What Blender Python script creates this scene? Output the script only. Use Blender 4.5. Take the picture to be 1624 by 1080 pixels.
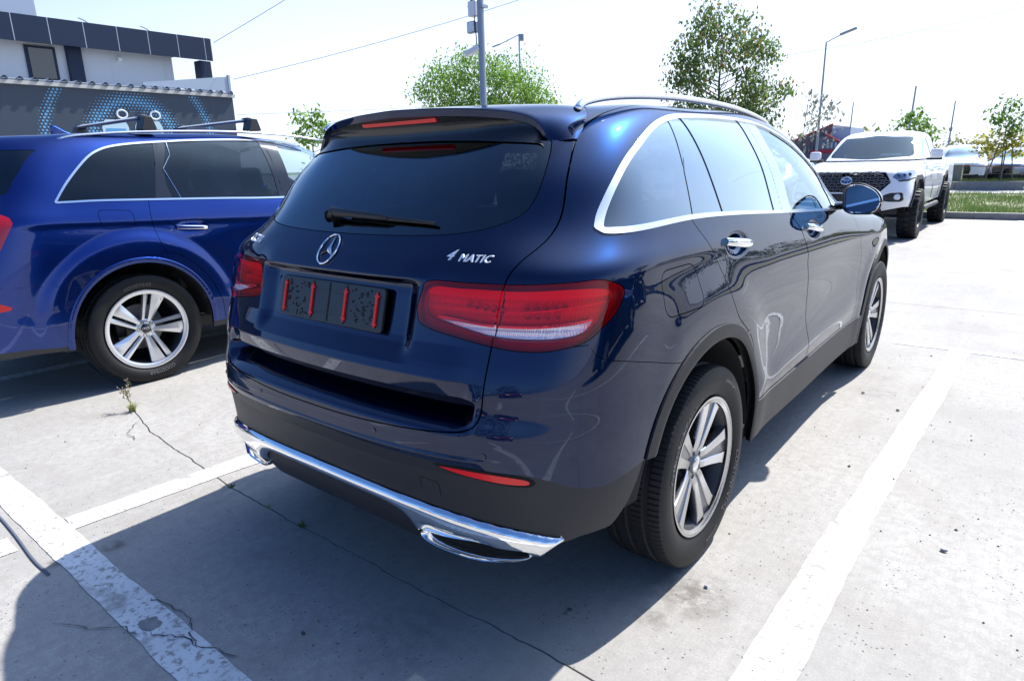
import bpy, math, random
import numpy as np
from math import radians, sin, cos, pi
from mathutils import Matrix, Vector

for o in list(bpy.data.objects): bpy.data.objects.remove(o)
scene = bpy.context.scene
COL = scene.collection

# ------------------------------------------------------------------ camera
cam_d = bpy.data.cameras.new('camera'); cam = bpy.data.objects.new('camera', cam_d); COL.objects.link(cam)
cam_d.sensor_width = 36; cam_d.lens = 1039.7 / 1624 * 36
cam_d.clip_start = .05; cam_d.clip_end = 2000
_yaw, _pit, _rol = -.6816, .2617, -.0265
_f = np.array([sin(_yaw)*cos(_pit), cos(_yaw)*cos(_pit), -sin(_pit)]); _r = np.array([cos(_yaw), -sin(_yaw), 0]); _u = np.cross(_r, _f)
_r2 = cos(_rol)*_r + sin(_rol)*_u; _u2 = -sin(_rol)*_r + cos(_rol)*_u
M = Matrix(((_r2[0], _u2[0], -_f[0], 1.739), (_r2[1], _u2[1], -_f[1], -1.1242), (_r2[2], _u2[2], -_f[2], 1.421), (0, 0, 0, 1)))
cam.matrix_world = M
scene.camera = cam

# ------------------------------------------------------------------ sky, sun, exposure
SUN = Vector((.15, .79, 1)).normalized()
elev = math.asin(SUN.z); azim = math.atan2(SUN.x, SUN.y)
world = bpy.data.worlds.new('World'); scene.world = world; world.use_nodes = True
nt = world.node_tree; bg = nt.nodes['Background']
sky = nt.nodes.new('ShaderNodeTexSky'); sky.sky_type = 'NISHITA'; sky.sun_disc = False
sky.sun_elevation = elev; sky.sun_rotation = azim; sky.altitude = 100; sky.air_density = 1.0; sky.dust_density = 1.0; sky.ozone_density = 3.0
# summer haze: the sky whitens towards the horizon, higher and brighter on the side of the sun
_n = nt.nodes.new; _l = nt.links.new
_tc = _n('ShaderNodeTexCoord'); _sx = _n('ShaderNodeSeparateXYZ'); _l(_tc.outputs['Generated'], _sx.inputs[0])
_dt = _n('ShaderNodeVectorMath'); _dt.operation = 'DOT_PRODUCT'; _l(_tc.outputs['Generated'], _dt.inputs[0]); _sh = Vector((SUN.x, SUN.y, 0)).normalized(); _dt.inputs[1].default_value = _sh
_fr = _n('ShaderNodeMapRange'); _fr.interpolation_type = 'SMOOTHSTEP'; _fr.inputs[1].default_value = -.9; _fr.inputs[2].default_value = .55; _l(_dt.outputs['Value'], _fr.inputs[0])
_top = _n('ShaderNodeMapRange'); _top.inputs[3].default_value = .20; _top.inputs[4].default_value = .60; _l(_fr.outputs[0], _top.inputs[0])
_mr = _n('ShaderNodeMapRange'); _mr.interpolation_type = 'SMOOTHSTEP'; _mr.inputs[1].default_value = -.03; _mr.inputs[3].default_value = 1; _mr.inputs[4].default_value = 0; _l(_top.outputs[0], _mr.inputs[2]); _l(_sx.outputs['Z'], _mr.inputs[0])
_hc = _n('ShaderNodeMix'); _hc.data_type = 'RGBA'; _l(_fr.outputs[0], _hc.inputs[0]); _hc.inputs[6].default_value = (1.0, 2.5, 5.8, 1); _hc.inputs[7].default_value = (7.8, 8.6, 9.8, 1)
_mx = _n('ShaderNodeMix'); _mx.data_type = 'RGBA'; _l(_mr.outputs[0], _mx.inputs[0]); _ti = _n('ShaderNodeMix'); _ti.data_type = 'RGBA'; _ti.blend_type = 'MULTIPLY'; _ti.inputs[0].default_value = 1; _l(sky.outputs[0], _ti.inputs[6]); _ti.inputs[7].default_value = (.70, .98, 1.38, 1); _l(_ti.outputs[2], _mx.inputs[6]); _l(_hc.outputs[2], _mx.inputs[7])
_ds = _n('ShaderNodeVectorMath'); _ds.operation = 'DOT_PRODUCT'; _l(_tc.outputs['Generated'], _ds.inputs[0]); _ds.inputs[1].default_value = SUN
_cl = _n('ShaderNodeMath'); _cl.operation = 'MAXIMUM'; _cl.inputs[1].default_value = 0; _l(_ds.outputs['Value'], _cl.inputs[0]); _pw = _n('ShaderNodeMath'); _pw.operation = 'POWER'; _pw.inputs[1].default_value = 7; _l(_cl.outputs[0], _pw.inputs[0])
_au = _n('ShaderNodeMix'); _au.data_type = 'RGBA'; _au.blend_type = 'ADD'; _l(_pw.outputs[0], _au.inputs[0]); _l(_mx.outputs[2], _au.inputs[6]); _au.inputs[7].default_value = (9, 10, 11, 1)      # bright veil round the sun
_l(_au.outputs[2], bg.inputs[0]); bg.inputs[1].default_value = .09
sun_d = bpy.data.lights.new('sun', 'SUN'); sun_d.energy = 5.0; sun_d.angle = radians(.53); sun_d.color = (1, .97, .925)
sun = bpy.data.objects.new('sun', sun_d); COL.objects.link(sun)
sun.rotation_euler = SUN.to_track_quat('Z', 'Y').to_euler(); sun.location = (0, 0, 30)
vs = scene.view_settings; vs.view_transform = 'Standard'; vs.look = 'None'; vs.exposure = .80; vs.gamma = 1; vs.use_curve_mapping = False
try: scene.cycles.caustics_reflective = False; scene.cycles.caustics_refractive = False; scene.cycles.max_bounces = 10; scene.cycles.transparent_max_bounces = 14
except Exception: pass
# ------------------------------------------------------------------ surface maths
def spline_w(t, s):
    """matrix that maps values at knots t to a natural C2 cubic spline sampled at s"""
    n = len(t); h = np.diff(t)
    A = np.zeros((n, n)); B = np.zeros((n, n)); A[0, 0] = A[-1, -1] = 1
    for i in range(1, n - 1):
        A[i, i-1] = h[i-1]; A[i, i] = 2 * (h[i-1] + h[i]); A[i, i+1] = h[i]
        B[i, i-1] = 6 / h[i-1]; B[i, i] = -6 / h[i-1] - 6 / h[i]; B[i, i+1] = 6 / h[i]
    M = np.linalg.solve(A, B)
    k = np.clip(np.searchsorted(t, s, side='right') - 1, 0, n - 2)
    a = (t[k+1] - s) / h[k]; b = (s - t[k]) / h[k]
    E = np.zeros((len(s), n)); r = np.arange(len(s))
    E[r, k] += a; E[r, k+1] += b
    c = (a**3 - a) * h[k]**2 / 6; d = (b**3 - b) * h[k]**2 / 6
    return E + c[:, None] * M[k] + d[:, None] * M[k+1]

def mirror_ext(P):
    m = P[:, 1:4][:, ::-1].copy(); m[..., 0] *= -1
    e = P[:, -4:-1][:, ::-1].copy(); e[..., 0] *= -1
    return np.concatenate([m, P, e], 1)

def grid_surface(P, nu, nv, vdens=None):
    """P rows x columns x 3 for the half body; returns V[nv,nu,3]"""
    P = np.array(P, float)
    Q = mirror_ext(P)
    du = np.linalg.norm(np.diff(Q, axis=1), axis=2)[1:9].mean(0); tu = np.concatenate([[0], np.cumsum(np.maximum(du, .03))])
    dv = np.linalg.norm(np.diff(P, axis=0), axis=2)[:, :9].mean(1); tv = np.concatenate([[0], np.cumsum(np.maximum(dv, .03))])
    su = np.linspace(tu[3], tu[-4], nu)
    if vdens is None: sv = np.linspace(0, tv[-1], nv)
    else:
        x = np.linspace(0, len(P) - 1, 2001); w = np.interp(x, range(len(P)), vdens); tvv = np.interp(x, range(len(P)), tv)
        cw = np.concatenate([[0], np.cumsum(np.diff(tvv) * (w[1:] + w[:-1]) / 2)])
        sv = np.interp(np.linspace(0, cw[-1], nv), cw, tvv)
    A = spline_w(tv, sv); B = spline_w(tu, su)
    V = np.einsum('ai,ijk,bj->abk', A, Q, B)
    V[:, 0, 0] = 0; V[:, -1, 0] = 0; V[-1, :, 0] = 0
    return V

def grid_tris(nv, nu):
    i = np.arange(nv * nu).reshape(nv, nu)
    a, b, c, d = i[:-1, :-1].ravel(), i[:-1, 1:].ravel(), i[1:, 1:].ravel(), i[1:, :-1].ravel()
    return np.concatenate([np.stack([a, b, c], 1), np.stack([a, c, d], 1)])

def vnormals(V, F):
    n = np.cross(V[F[:, 1]] - V[F[:, 0]], V[F[:, 2]] - V[F[:, 0]])
    N = np.zeros_like(V)
    for k in range(3): np.add.at(N, F[:, k], n)
    return N / np.maximum(np.linalg.norm(N, axis=1), 1e-12)[:, None]

class Surf:
    def __init__(s, V, F, N=None): s.V, s.F = V, F; s.N = vnormals(V, F) if N is None else N
    def split(s, f):
        """cut along f=0; returns (inside f<0, outside f>0)"""
        f = np.where(np.abs(f) < 1e-5, 1e-5, f); V, F, N = s.V, s.F, s.N
        pos = f[F] > 0; c = pos.sum(1)
        neg_f = F[c == 0]; pos_f = F[c == 3]; mix = F[(c == 1) | (c == 2)]
        if len(mix):
            pm = f[mix] > 0; one = np.where(pm.sum(1) == 1, 1, 0)
            lone = np.where(one == 1, pm.argmax(1), (~pm).argmax(1))
            r = np.arange(len(mix)); a = mix[r, lone]; b = mix[r, (lone + 1) % 3]; d = mix[r, (lone + 2) % 3]
            e = np.concatenate([np.stack([a, b], 1), np.stack([a, d], 1)]); es = np.sort(e, 1)
            u, inv = np.unique(es, axis=0, return_inverse=True); inv = inv.ravel()
            t = f[u[:, 0]] / (f[u[:, 0]] - f[u[:, 1]])
            nV = V[u[:, 0]] * (1 - t)[:, None] + V[u[:, 1]] * t[:, None]
            nN = N[u[:, 0]] * (1 - t)[:, None] + N[u[:, 1]] * t[:, None]
            nN /= np.linalg.norm(nN, axis=1)[:, None]
            base = len(V); ab = base + inv[:len(mix)]; ad = base + inv[len(mix):]
            V = np.concatenate([V, nV]); N = np.concatenate([N, nN])
            tip = np.stack([a, ab, ad], 1); q1 = np.stack([ab, b, d], 1); q2 = np.stack([ab, d, ad], 1)
            m = one == 1
            pos_f = np.concatenate([pos_f, tip[m], q1[~m], q2[~m]]); neg_f = np.concatenate([neg_f, tip[~m], q1[m], q2[m]])
        return Surf(V, neg_f, N).clean(), Surf(V, pos_f, N).clean()
    def clean(s):
        if not len(s.F): return Surf(np.zeros((0, 3)), np.zeros((0, 3), int), np.zeros((0, 3)))
        u, inv = np.unique(s.F, return_inverse=True)
        return Surf(s.V[u], inv.reshape(s.F.shape), s.N[u])
    def offset(s, d, fn=None): 
        dd = d if fn is None else fn(s.V)[:, None] * d
        return Surf(s.V + s.N * dd, s.F, s.N)
    def renorm(s): return Surf(s.V, s.F)
    def mirror(s): return Surf(s.V * [-1, 1, 1], s.F[:, ::-1], s.N * [-1, 1, 1])
    def join(s, o, weld=True):
        V = np.concatenate([s.V, o.V]); N = np.concatenate([s.N, o.N]); F = np.concatenate([s.F, o.F + len(s.V)])
        return Surf(V, F, N)
    def parts(s):
        """connected pieces"""
        lab = np.arange(len(s.V))
        while True:
            m = lab[s.F].min(1); new = lab.copy(); np.minimum.at(new, s.F.ravel(), np.repeat(m, 3)); new = new[new]
            if (new == lab).all(): break
            lab = new
        k = lab[s.F[:, 0]]; return [Surf(s.V, s.F[k == q], s.N).clean() for q in np.unique(k)]
    def both(s): return s.join(s.mirror())

def smooth_poly(pts, closed=True, n=10, sharp=()):
    """Catmull-Rom through points -> dense polyline"""
    P = np.array(pts, float); m = len(P); out = []
    for i in range(m if closed else m - 1):
        p1, p2 = P[i], P[(i+1) % m]
        p0 = P[(i-1) % m] if closed or i > 0 else 2 * p1 - p2
        p3 = P[(i+2) % m] if closed or i + 2 < m else 2 * p2 - p1
        if i in sharp: p0 = 2 * p1 - p2
        if (i + 1) % m in sharp: p3 = 2 * p2 - p1
        for t in np.arange(n) / n:
            out.append(.5 * (2*p1 + (p2-p0)*t + (2*p0-5*p1+4*p2-p3)*t*t + (3*p1-p0-3*p2+p3)*t**3))
    if not closed: out.append(P[-1])
    return np.array(out)

def round_poly(pts, r, n=6):
    """polygon with filleted corners; r scalar or per-point"""
    P = np.array(pts, float); m = len(P); r = np.broadcast_to(r, m); out = []
    for i in range(m):
        a, b, c = P[i-1], P[i], P[(i+1) % m]
        u = a - b; v = c - b; lu, lv = np.linalg.norm(u), np.linalg.norm(v)
        d = min(r[i], lu * .49, lv * .49)
        if d <= 1e-6: out.append(b); continue
        s, e = b + u / lu * d, b + v / lv * d
        for t in np.linspace(0, 1, n): out.append((1-t)**2 * s + 2*t*(1-t) * b + t*t * e)
    return np.array(out)

def pdist(q, poly, closed=True):
    """signed distance (negative inside) of q[n,2] to closed polygon, or unsigned to open line"""
    q = np.asarray(q); poly = np.asarray(poly); a = poly if closed else poly[:-1]; b = np.roll(poly, -1, 0) if closed else poly[1:]
    D = np.full(len(q), 1e9); ins = np.zeros(len(q), bool)
    for p0, p1 in zip(a, b):
        e = p1 - p0; w = q - p0; L = e @ e
        if L < 1e-14: continue
        t = np.clip(w @ e / L, 0, 1); d = w - t[:, None] * e
        D = np.minimum(D, (d * d).sum(1))
        if closed and p0[1] != p1[1]:
            c = (p0[1] > q[:, 1]) != (p1[1] > q[:, 1])
            xi = p0[0] + (q[:, 1] - p0[1]) * (e[0] / e[1])
            ins ^= c & (q[:, 0] < xi)
    D = np.sqrt(D)
    return np.where(ins, -D, D) if closed else D

def sstep(a, b, x):
    t = np.clip((x - a) / (b - a), 0, 1); return t * t * (3 - 2 * t)
# ------------------------------------------------------------------ materials
MATS = {}
def mat(name, color, rough=.5, metal=0., coat=0., spec=.5, noise=None, bump=None, emis=None, coat_r=.03):
    """noise=(scale, amount, second colour); bump=(scale, distance)"""
    if name in MATS: return MATS[name]
    m = bpy.data.materials.new(name); m.use_nodes = True; n = m.node_tree.nodes; l = m.node_tree.links; b = n['Principled BSDF']
    b.inputs['Base Color'].default_value = (*color, 1); b.inputs['Roughness'].default_value = rough; b.inputs['Metallic'].default_value = metal
    b.inputs['Coat Weight'].default_value = coat; b.inputs['Coat Roughness'].default_value = coat_r; b.inputs['Specular IOR Level'].default_value = spec
    tc = n.new('ShaderNodeTexCoord')
    if noise:
        t = n.new('ShaderNodeTexNoise'); t.inputs['Scale'].default_value = noise[0]; t.inputs['Detail'].default_value = 6
        l.new(tc.outputs['Object'], t.inputs['Vector']); mx = n.new('ShaderNodeMix'); mx.data_type = 'RGBA'
        r = n.new('ShaderNodeMapRange'); r.inputs[1].default_value = .35; r.inputs[2].default_value = .65; r.inputs[4].default_value = noise[1]
        l.new(t.outputs[0], r.inputs[0]); l.new(r.outputs[0], mx.inputs[0]); mx.inputs[6].default_value = (*color, 1); mx.inputs[7].default_value = (*noise[2], 1)
        l.new(mx.outputs[2], b.inputs['Base Color'])
    if bump:
        t2 = n.new('ShaderNodeTexNoise'); t2.inputs['Scale'].default_value = bump[0]; t2.inputs['Detail'].default_value = 4
        l.new(tc.outputs['Object'], t2.inputs['Vector']); bp = n.new('ShaderNodeBump'); bp.inputs['Distance'].default_value = bump[1]; bp.inputs['Strength'].default_value = 1
        l.new(t2.outputs[0], bp.inputs['Height']); l.new(bp.outputs[0], b.inputs['Normal'])
    if emis: b.inputs['Emission Color'].default_value = (*emis[0], 1); b.inputs['Emission Strength'].default_value = emis[1]
    MATS[name] = m; return m

def paint(name, color, metal=.7, rough=.30, flake=0., diff=None, coat=1.5, wide=0.):
    """pigment and flake layer under a clear mirror coat"""
    if name in MATS: return MATS[name]
    m = bpy.data.materials.new(name); m.use_nodes = True; n = m.node_tree.nodes; l = m.node_tree.links; n.remove(n['Principled BSDF']); out = n['Material Output']
    d = n.new('ShaderNodeBsdfDiffuse'); d.inputs[0].default_value = (*(diff or [c * .5 for c in color]), 1)
    g = n.new('ShaderNodeBsdfGlossy'); g.inputs['Roughness'].default_value = rough; g.inputs['Color'].default_value = (*color, 1)
    if flake:
        tc = n.new('ShaderNodeTexCoord'); v = n.new('ShaderNodeTexVoronoi'); v.inputs['Scale'].default_value = 420; l.new(tc.outputs['Object'], v.inputs['Vector']); mx = n.new('ShaderNodeMix'); mx.data_type = 'RGBA'
        r = n.new('ShaderNodeMath'); r.operation = 'MULTIPLY'; r.inputs[1].default_value = flake; l.new(v.outputs['Color'], r.inputs[0]); l.new(r.outputs[0], mx.inputs[0])
        mx.inputs[6].default_value = (*color, 1); mx.inputs[7].default_value = (*[min(1, c * 3.2 + .01) for c in color], 1); l.new(mx.outputs[2], g.inputs['Color'])
    wg = n.new('ShaderNodeBsdfGlossy'); wg.inputs['Roughness'].default_value = .36; wg.inputs['Color'].default_value = (*[min(1, q * wide) for q in color], 1); m1 = n.new('ShaderNodeMixShader'); m1.inputs[0].default_value = .55 if wide else 0
    l.new(d.outputs[0], m1.inputs[1]); l.new(wg.outputs[0], m1.inputs[2])
    b = n.new('ShaderNodeMixShader'); b.inputs[0].default_value = metal; l.new(m1.outputs[0], b.inputs[1]); l.new(g.outputs[0], b.inputs[2])
    c = n.new('ShaderNodeBsdfGlossy'); c.inputs['Roughness'].default_value = .018; c.inputs['Color'].default_value = (1, 1, 1, 1)
    f = n.new('ShaderNodeFresnel'); f.inputs['IOR'].default_value = coat; x = n.new('ShaderNodeMixShader')
    # very slight orange peel in the clear coat
    t = n.new('ShaderNodeTexCoord'); no = n.new('ShaderNodeTexNoise'); no.inputs['Scale'].default_value = 55; no.inputs['Detail'].default_value = 1; l.new(t.outputs['Object'], no.inputs['Vector']); bp = n.new('ShaderNodeBump'); bp.inputs['Distance'].default_value = .00004; l.new(no.outputs[0], bp.inputs['Height']); l.new(bp.outputs[0], c.inputs['Normal'])
    l.new(f.outputs[0], x.inputs[0]); l.new(b.outputs[0], x.inputs[1]); l.new(c.outputs[0], x.inputs[2]); l.new(x.outputs[0], out.inputs[0]); MATS[name] = m; return m

def glass(name, tint, ior=1.5, rough=0.0, boost=1.):
    if name in MATS: return MATS[name]
    m = bpy.data.materials.new(name); m.use_nodes = True; n = m.node_tree.nodes; l = m.node_tree.links
    n.remove(n['Principled BSDF']); out = n['Material Output']
    t = n.new('ShaderNodeBsdfTransparent'); t.inputs[0].default_value = (*tint, 1)
    g = n.new('ShaderNodeBsdfGlossy'); g.inputs['Roughness'].default_value = rough; g.inputs['Color'].default_value = (.80, .92, 1, 1)
    fr = n.new('ShaderNodeFresnel'); fr.inputs['IOR'].default_value = ior; mx = n.new('ShaderNodeMixShader')
    ge = n.new('ShaderNodeNewGeometry'); inv = n.new('ShaderNodeMath'); inv.operation = 'SUBTRACT'; inv.inputs[0].default_value = 1
    ml = n.new('ShaderNodeMath'); ml.operation = 'MULTIPLY'; ml.inputs[1].default_value = boost; ml.use_clamp = True
    m2 = n.new('ShaderNodeMath'); m2.operation = 'MULTIPLY'
    l.new(ge.outputs['Backfacing'], inv.inputs[1]); l.new(fr.outputs[0], ml.inputs[0]); l.new(ml.outputs[0], m2.inputs[0]); l.new(inv.outputs[0], m2.inputs[1])
    l.new(m2.outputs[0], mx.inputs[0]); l.new(t.outputs[0], mx.inputs[1]); l.new(g.outputs[0], mx.inputs[2]); l.new(mx.outputs[0], out.inputs[0])
    MATS[name] = m; return m

P_NAVY = paint('navy_paint', (.0007, .0055, .024), .62, .22, 0, (.0001, .0005, .0025), wide=6.5)
P_BLUE = paint('metallic_blue_paint', (.0040, .024, .15), .6, .28, .30, (.001, .005, .045), wide=2.)
P_WHITE = paint('white_paint', (.80, .80, .80), 0, .4, 0, (.80, .80, .80))
P_SILVER = paint('silver_paint', (.50, .52, .55), .7, .30)
P_TEAL = paint('teal_paint', (.03, .20, .34), .6, .33)
P_DARK = paint('dark_blue_paint', (.003, .012, .07), .6, .3)
P_RED = paint('red_paint', (.40, .008, .012), .5, .33)
CHROME = mat('chrome', (.86, .87, .88), .04, 1.)
SATIN = mat('satin_metal', (.80, .81, .83), .22, 1.)
GLOSSBLACK = mat('gloss_black', (.006, .006, .008), .08, 0, .6)
BLACK = mat('black_plastic', (.012, .012, .014), .5)
CLAD = mat('grey_cladding_plastic', (.021, .021, .024), .5, 0, 0, .35, bump=(900, .0003))
RUBBER = mat('tyre_rubber', (.009, .009, .010), .6, 0, 0, .3, noise=(9, .4, (.022, .021, .020)), bump=(300, .0003))
RUBTXT = mat('tyre_lettering_rubber', (.12, .12, .12), .7)
ALLOY = mat('machined_alloy', (.54, .54, .55), .20, 1.)
ALLOYG = mat('grey_painted_alloy', (.22, .215, .21), .4, .4, .4)
ALLOYS = mat('silver_painted_alloy', (.80, .81, .83), .30, .8, .5)
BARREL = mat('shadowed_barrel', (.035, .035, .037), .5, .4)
INNER = mat('dark_void', (.004, .004, .004), .9)
DISC = mat('brake_steel', (.22, .21, .2), .45, 1.)
TINT = glass('dark_tinted_glass', (.03, .038, .046), 1.55, boost=1.7)
PRIV = glass('privacy_glass', (.05, .058, .07), 1.55, boost=3.2)
SIDEG = glass('dark_side_glass', (.05, .058, .07), 1.5, boost=1.2)
CLEAR = glass('clear_car_glass', (.70, .78, .78), 1.52, boost=2.0)
REDLENS = glass('red_lens', (1., .07, .10), 1.45)
CLEARLENS = glass('clear_lens', (.97, .97, .98), 1.5)
RED = mat('lamp_red_reflector', (.95, .008, .025), .3, 0, .3)
REDD = mat('lamp_dark_red', (.30, .003, .006), .35, 0, .4)
WHITEREF = mat('lamp_clear_reflector', (.88, .90, .93), .3, .35)
def ribbed(m, scale, dist):
    n = m.node_tree.nodes; l = m.node_tree.links; tc = n.new('ShaderNodeTexCoord'); w = n.new('ShaderNodeTexWave'); w.bands_direction = 'X'; w.inputs['Scale'].default_value = scale; w.inputs['Distortion'].default_value = .4
    w2 = n.new('ShaderNodeTexWave'); w2.bands_direction = 'Z'; w2.inputs['Scale'].default_value = scale * .35; mx = n.new('ShaderNodeMath'); mx.operation = 'ADD'; l.new(tc.outputs['Object'], w.inputs[0]); l.new(tc.outputs['Object'], w2.inputs[0]); l.new(w.outputs['Fac'], mx.inputs[0]); l.new(w2.outputs['Fac'], mx.inputs[1])
    b = n.new('ShaderNodeBump'); b.inputs['Distance'].default_value = dist; l.new(mx.outputs[0], b.inputs['Height']); l.new(b.outputs[0], n['Principled BSDF'].inputs['Normal'])
ribbed(WHITEREF, 60, .0015); HEADL = mat('headlight_dark_glass', (.16, .22, .30), .08, .3, 1.)
REFL = mat('red_reflector', (.80, .004, .006), .3, 0, .25)
SEAT = mat('black_leather', (.02, .02, .022), .55)
BEIGE = mat('pale_paper', (.75, .75, .72), .8)

# ------------------------------------------------------------------ object helpers
def tag(o, label=None, cat=None, group=None, kind=None):
    if label: o['label'] = label
    if cat: o['category'] = cat
    if group: o['group'] = group
    if kind: o['kind'] = kind
    return o
def empty(name, loc=(0, 0, 0), rz=0.):
    o = bpy.data.objects.new(name, None); COL.objects.link(o); o.location = loc; o.rotation_euler = (0, 0, rz); o.empty_display_size = .1; return o
def thing(name, label, cat, loc=(0, 0, 0), rz=0., group=None): return tag(empty(name, loc, rz), label, cat, group)
def link(name, me, m=None, parent=None, loc=(0, 0, 0)):
    o = bpy.data.objects.new(name, me); COL.objects.link(o)
    if m is not None and not me.materials: me.materials.append(m)
    if parent is not None: o.parent = parent
    o.location = loc; return o
def mesh(name, V, F, m=None, parent=None, loc=(0, 0, 0), smooth=False, angle=None):
    me = bpy.data.meshes.new(name); me.from_pydata([tuple(map(float, v)) for v in V], [], [tuple(map(int, f)) for f in F]); me.update()
    if smooth or angle is not None:
        me.polygons.foreach_set('use_smooth', [True] * len(me.polygons))
        if angle is not None: me.set_sharp_from_angle(angle=radians(angle))
    return link(name, me, m, parent, loc)
def tri_mesh(name, V, F, LN, m, parent, loc):
    me = bpy.data.meshes.new(name); nf = len(F)
    me.vertices.add(len(V)); me.vertices.foreach_set('co', np.asarray(V, np.float32).ravel())
    me.loops.add(nf * 3); me.loops.foreach_set('vertex_index', np.asarray(F, np.int32).ravel())
    me.polygons.add(nf); me.polygons.foreach_set('loop_start', np.arange(nf, dtype=np.int32) * 3)
    me.update(calc_edges=True); me.polygons.foreach_set('use_smooth', np.ones(nf, bool))
    if LN is not None: me.normals_split_custom_set(LN.reshape(-1, 3).tolist())
    return link(name, me, m, parent, loc)
def surf_obj(name, s, m, parent=None, loc=(0, 0, 0), rim=.008, rimmat=None):
    """panel with its own thickness: the sheet plus a strip that turns inwards along every open edge"""
    if len(s.F) == 0: print('EMPTY', name); return None
    V, F, N = s.V, s.F, s.N; LN = N[F]
    if rim:
        e = np.concatenate([F[:, [0, 1]], F[:, [1, 2]], F[:, [2, 0]]]); k = np.sort(e, 1)
        key = k[:, 0].astype(np.int64) * (len(V) + 1) + k[:, 1]; u, idx, cnt = np.unique(key, return_index=True, return_counts=True)
        be = e[idx[cnt == 1]]; be = be[~((np.abs(V[be[:, 0], 0]) < 1e-6) & (np.abs(V[be[:, 1], 0]) < 1e-6))]
        if len(be):
            a, b = be[:, 0], be[:, 1]; n0 = len(V); m_ = len(be)
            q = np.concatenate([V[a], V[b], V[a] - N[a] * rim, V[b] - N[b] * rim]); ar = np.arange(m_)
            f1 = np.stack([n0 + ar + m_, n0 + ar, n0 + ar + 2 * m_], 1); f2 = np.stack([n0 + ar + m_, n0 + ar + 2 * m_, n0 + ar + 3 * m_], 1)
            fn = np.cross(V[a] - V[b], (V[a] - N[a] * rim) - V[b]); fn /= np.maximum(np.linalg.norm(fn, axis=1), 1e-9)[:, None]
            V = np.concatenate([V, q]); F = np.concatenate([F, f1, f2]); r = np.repeat(fn[:, None], 3, 1); LN = np.concatenate([LN, r, r])
    return tri_mesh(name, V, F, LN, m, parent, loc)

class MB:
    """collects simple solids into one mesh"""
    def __init__(s): s.V = []; s.F = []
    def add(s, V, F):
        b = len(s.V); s.V += [tuple(v) for v in V]; s.F += [tuple(i + b for i in f) for f in F]; return s
    def box(s, c, d, rz=0., rx=0., ry=0.):
        h = np.array(d) / 2; P = np.array([(x, y, z) for z in (-1, 1) for y in (-1, 1) for x in (-1, 1)]) * h
        R = np.array(Matrix.Rotation(rz, 3, 'Z') @ Matrix.Rotation(ry, 3, 'Y') @ Matrix.Rotation(rx, 3, 'X'))
        return s.add(P @ R.T + c, [(0, 2, 3, 1), (4, 5, 7, 6), (0, 1, 5, 4), (2, 6, 7, 3), (0, 4, 6, 2), (1, 3, 7, 5)])
    def tube(s, pts, r, n=8, cap=True, flat=1., up=(0, 0, 1)):
        P = np.array(pts, float); m = len(P); rr = np.broadcast_to(r, m); V = []; up = np.array(up, float)
        for i in range(m):
            t = P[min(i+1, m-1)] - P[max(i-1, 0)]; t /= np.linalg.norm(t)
            a = np.cross(t, up); 
            if np.linalg.norm(a) < 1e-3: a = np.cross(t, (1, 0, 0))
            a /= np.linalg.norm(a); b = np.cross(a, t)
            for k in range(n):
                w = 2 * pi * k / n; V.append(P[i] + rr[i] * (cos(w) * a + sin(w) * flat * b))
        F = [(i*n+k, i*n+(k+1) % n, (i+1)*n+(k+1) % n, (i+1)*n+k) for i in range(m-1) for k in range(n)]
        if cap: F += [tuple(range(n))[::-1], tuple((m-1)*n + k for k in range(n))]
        return s.add(V, F)
    def prism(s, poly, fn, d0, d1):
        """poly 2D, fn(u,v,d)->3D"""
        n = len(poly); V = [fn(u, v, d0) for u, v in poly] + [fn(u, v, d1) for u, v in poly]
        return s.add(V, [tuple(range(n))[::-1], tuple(range(n, 2*n))] + [(i, (i+1) % n, n + (i+1) % n, n + i) for i in range(n)])
    def revolve(s, prof, c=(0, 0, 0), n=32, axis='x', closed=False):
        V = []; m = len(prof)
        for k in range(n):
            w = 2 * pi * k / n
            for (h, r) in prof:
                p = (h, r * cos(w), r * sin(w)) if axis == 'x' else (r * cos(w), r * sin(w), h) if axis == 'z' else (r * sin(w), h, r * cos(w))
                V.append(np.array(p) + c)
        F = [(k*m+i, ((k+1) % n)*m+i, ((k+1) % n)*m+i+1, k*m+i+1) for k in range(n) for i in range(m-1)]
        return s.add(V, F)
    def ring(s, prof_loop, path): pass
    def build(s, name, m, parent=None, loc=(0, 0, 0), smooth=False, angle=None, bevel=0):
        o = mesh(name, s.V, s.F, m, parent, loc, smooth, angle)
        if bevel:
            md = o.modifiers.new('b', 'BEVEL'); md.width = bevel; md.segments = 2; md.limit_method = 'ANGLE'; md.angle_limit = radians(40)
            o.data.polygons.foreach_set('use_smooth', [True] * len(o.data.polygons)); o.data.set_sharp_from_angle(angle=radians(38))
        return o

def loft(curves, closed=False):
    """curves: list of equal-length polylines -> (V, tris)"""
    A = np.array(curves, float); nv, nu = A.shape[:2]; return A.reshape(-1, 3), grid_tris(nv, nu)

_tc = {}
def text_geo(txt, size=1., shear=0., depth=.1, spacing=1., bold=0.):
    k = (txt, size, shear, depth, spacing, bold)
    if k not in _tc:
        c = bpy.data.curves.new('t', 'FONT'); c.body = txt; c.size = size; c.shear = shear; c.extrude = depth; c.offset = bold; c.space_character = spacing
        c.align_x = 'CENTER'; c.align_y = 'CENTER'; c.resolution_u = 3
        o = bpy.data.objects.new('t', c); COL.objects.link(o); dg = bpy.context.evaluated_depsgraph_get(); me = bpy.data.meshes.new_from_object(o.evaluated_get(dg))
        V = np.array([v.co[:] for v in me.vertices]); F = [tuple(p.vertices) for p in me.polygons]
        bpy.data.objects.remove(o); bpy.data.curves.remove(c); bpy.data.meshes.remove(me); _tc[k] = (V, F)
    return _tc[k]

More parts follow.
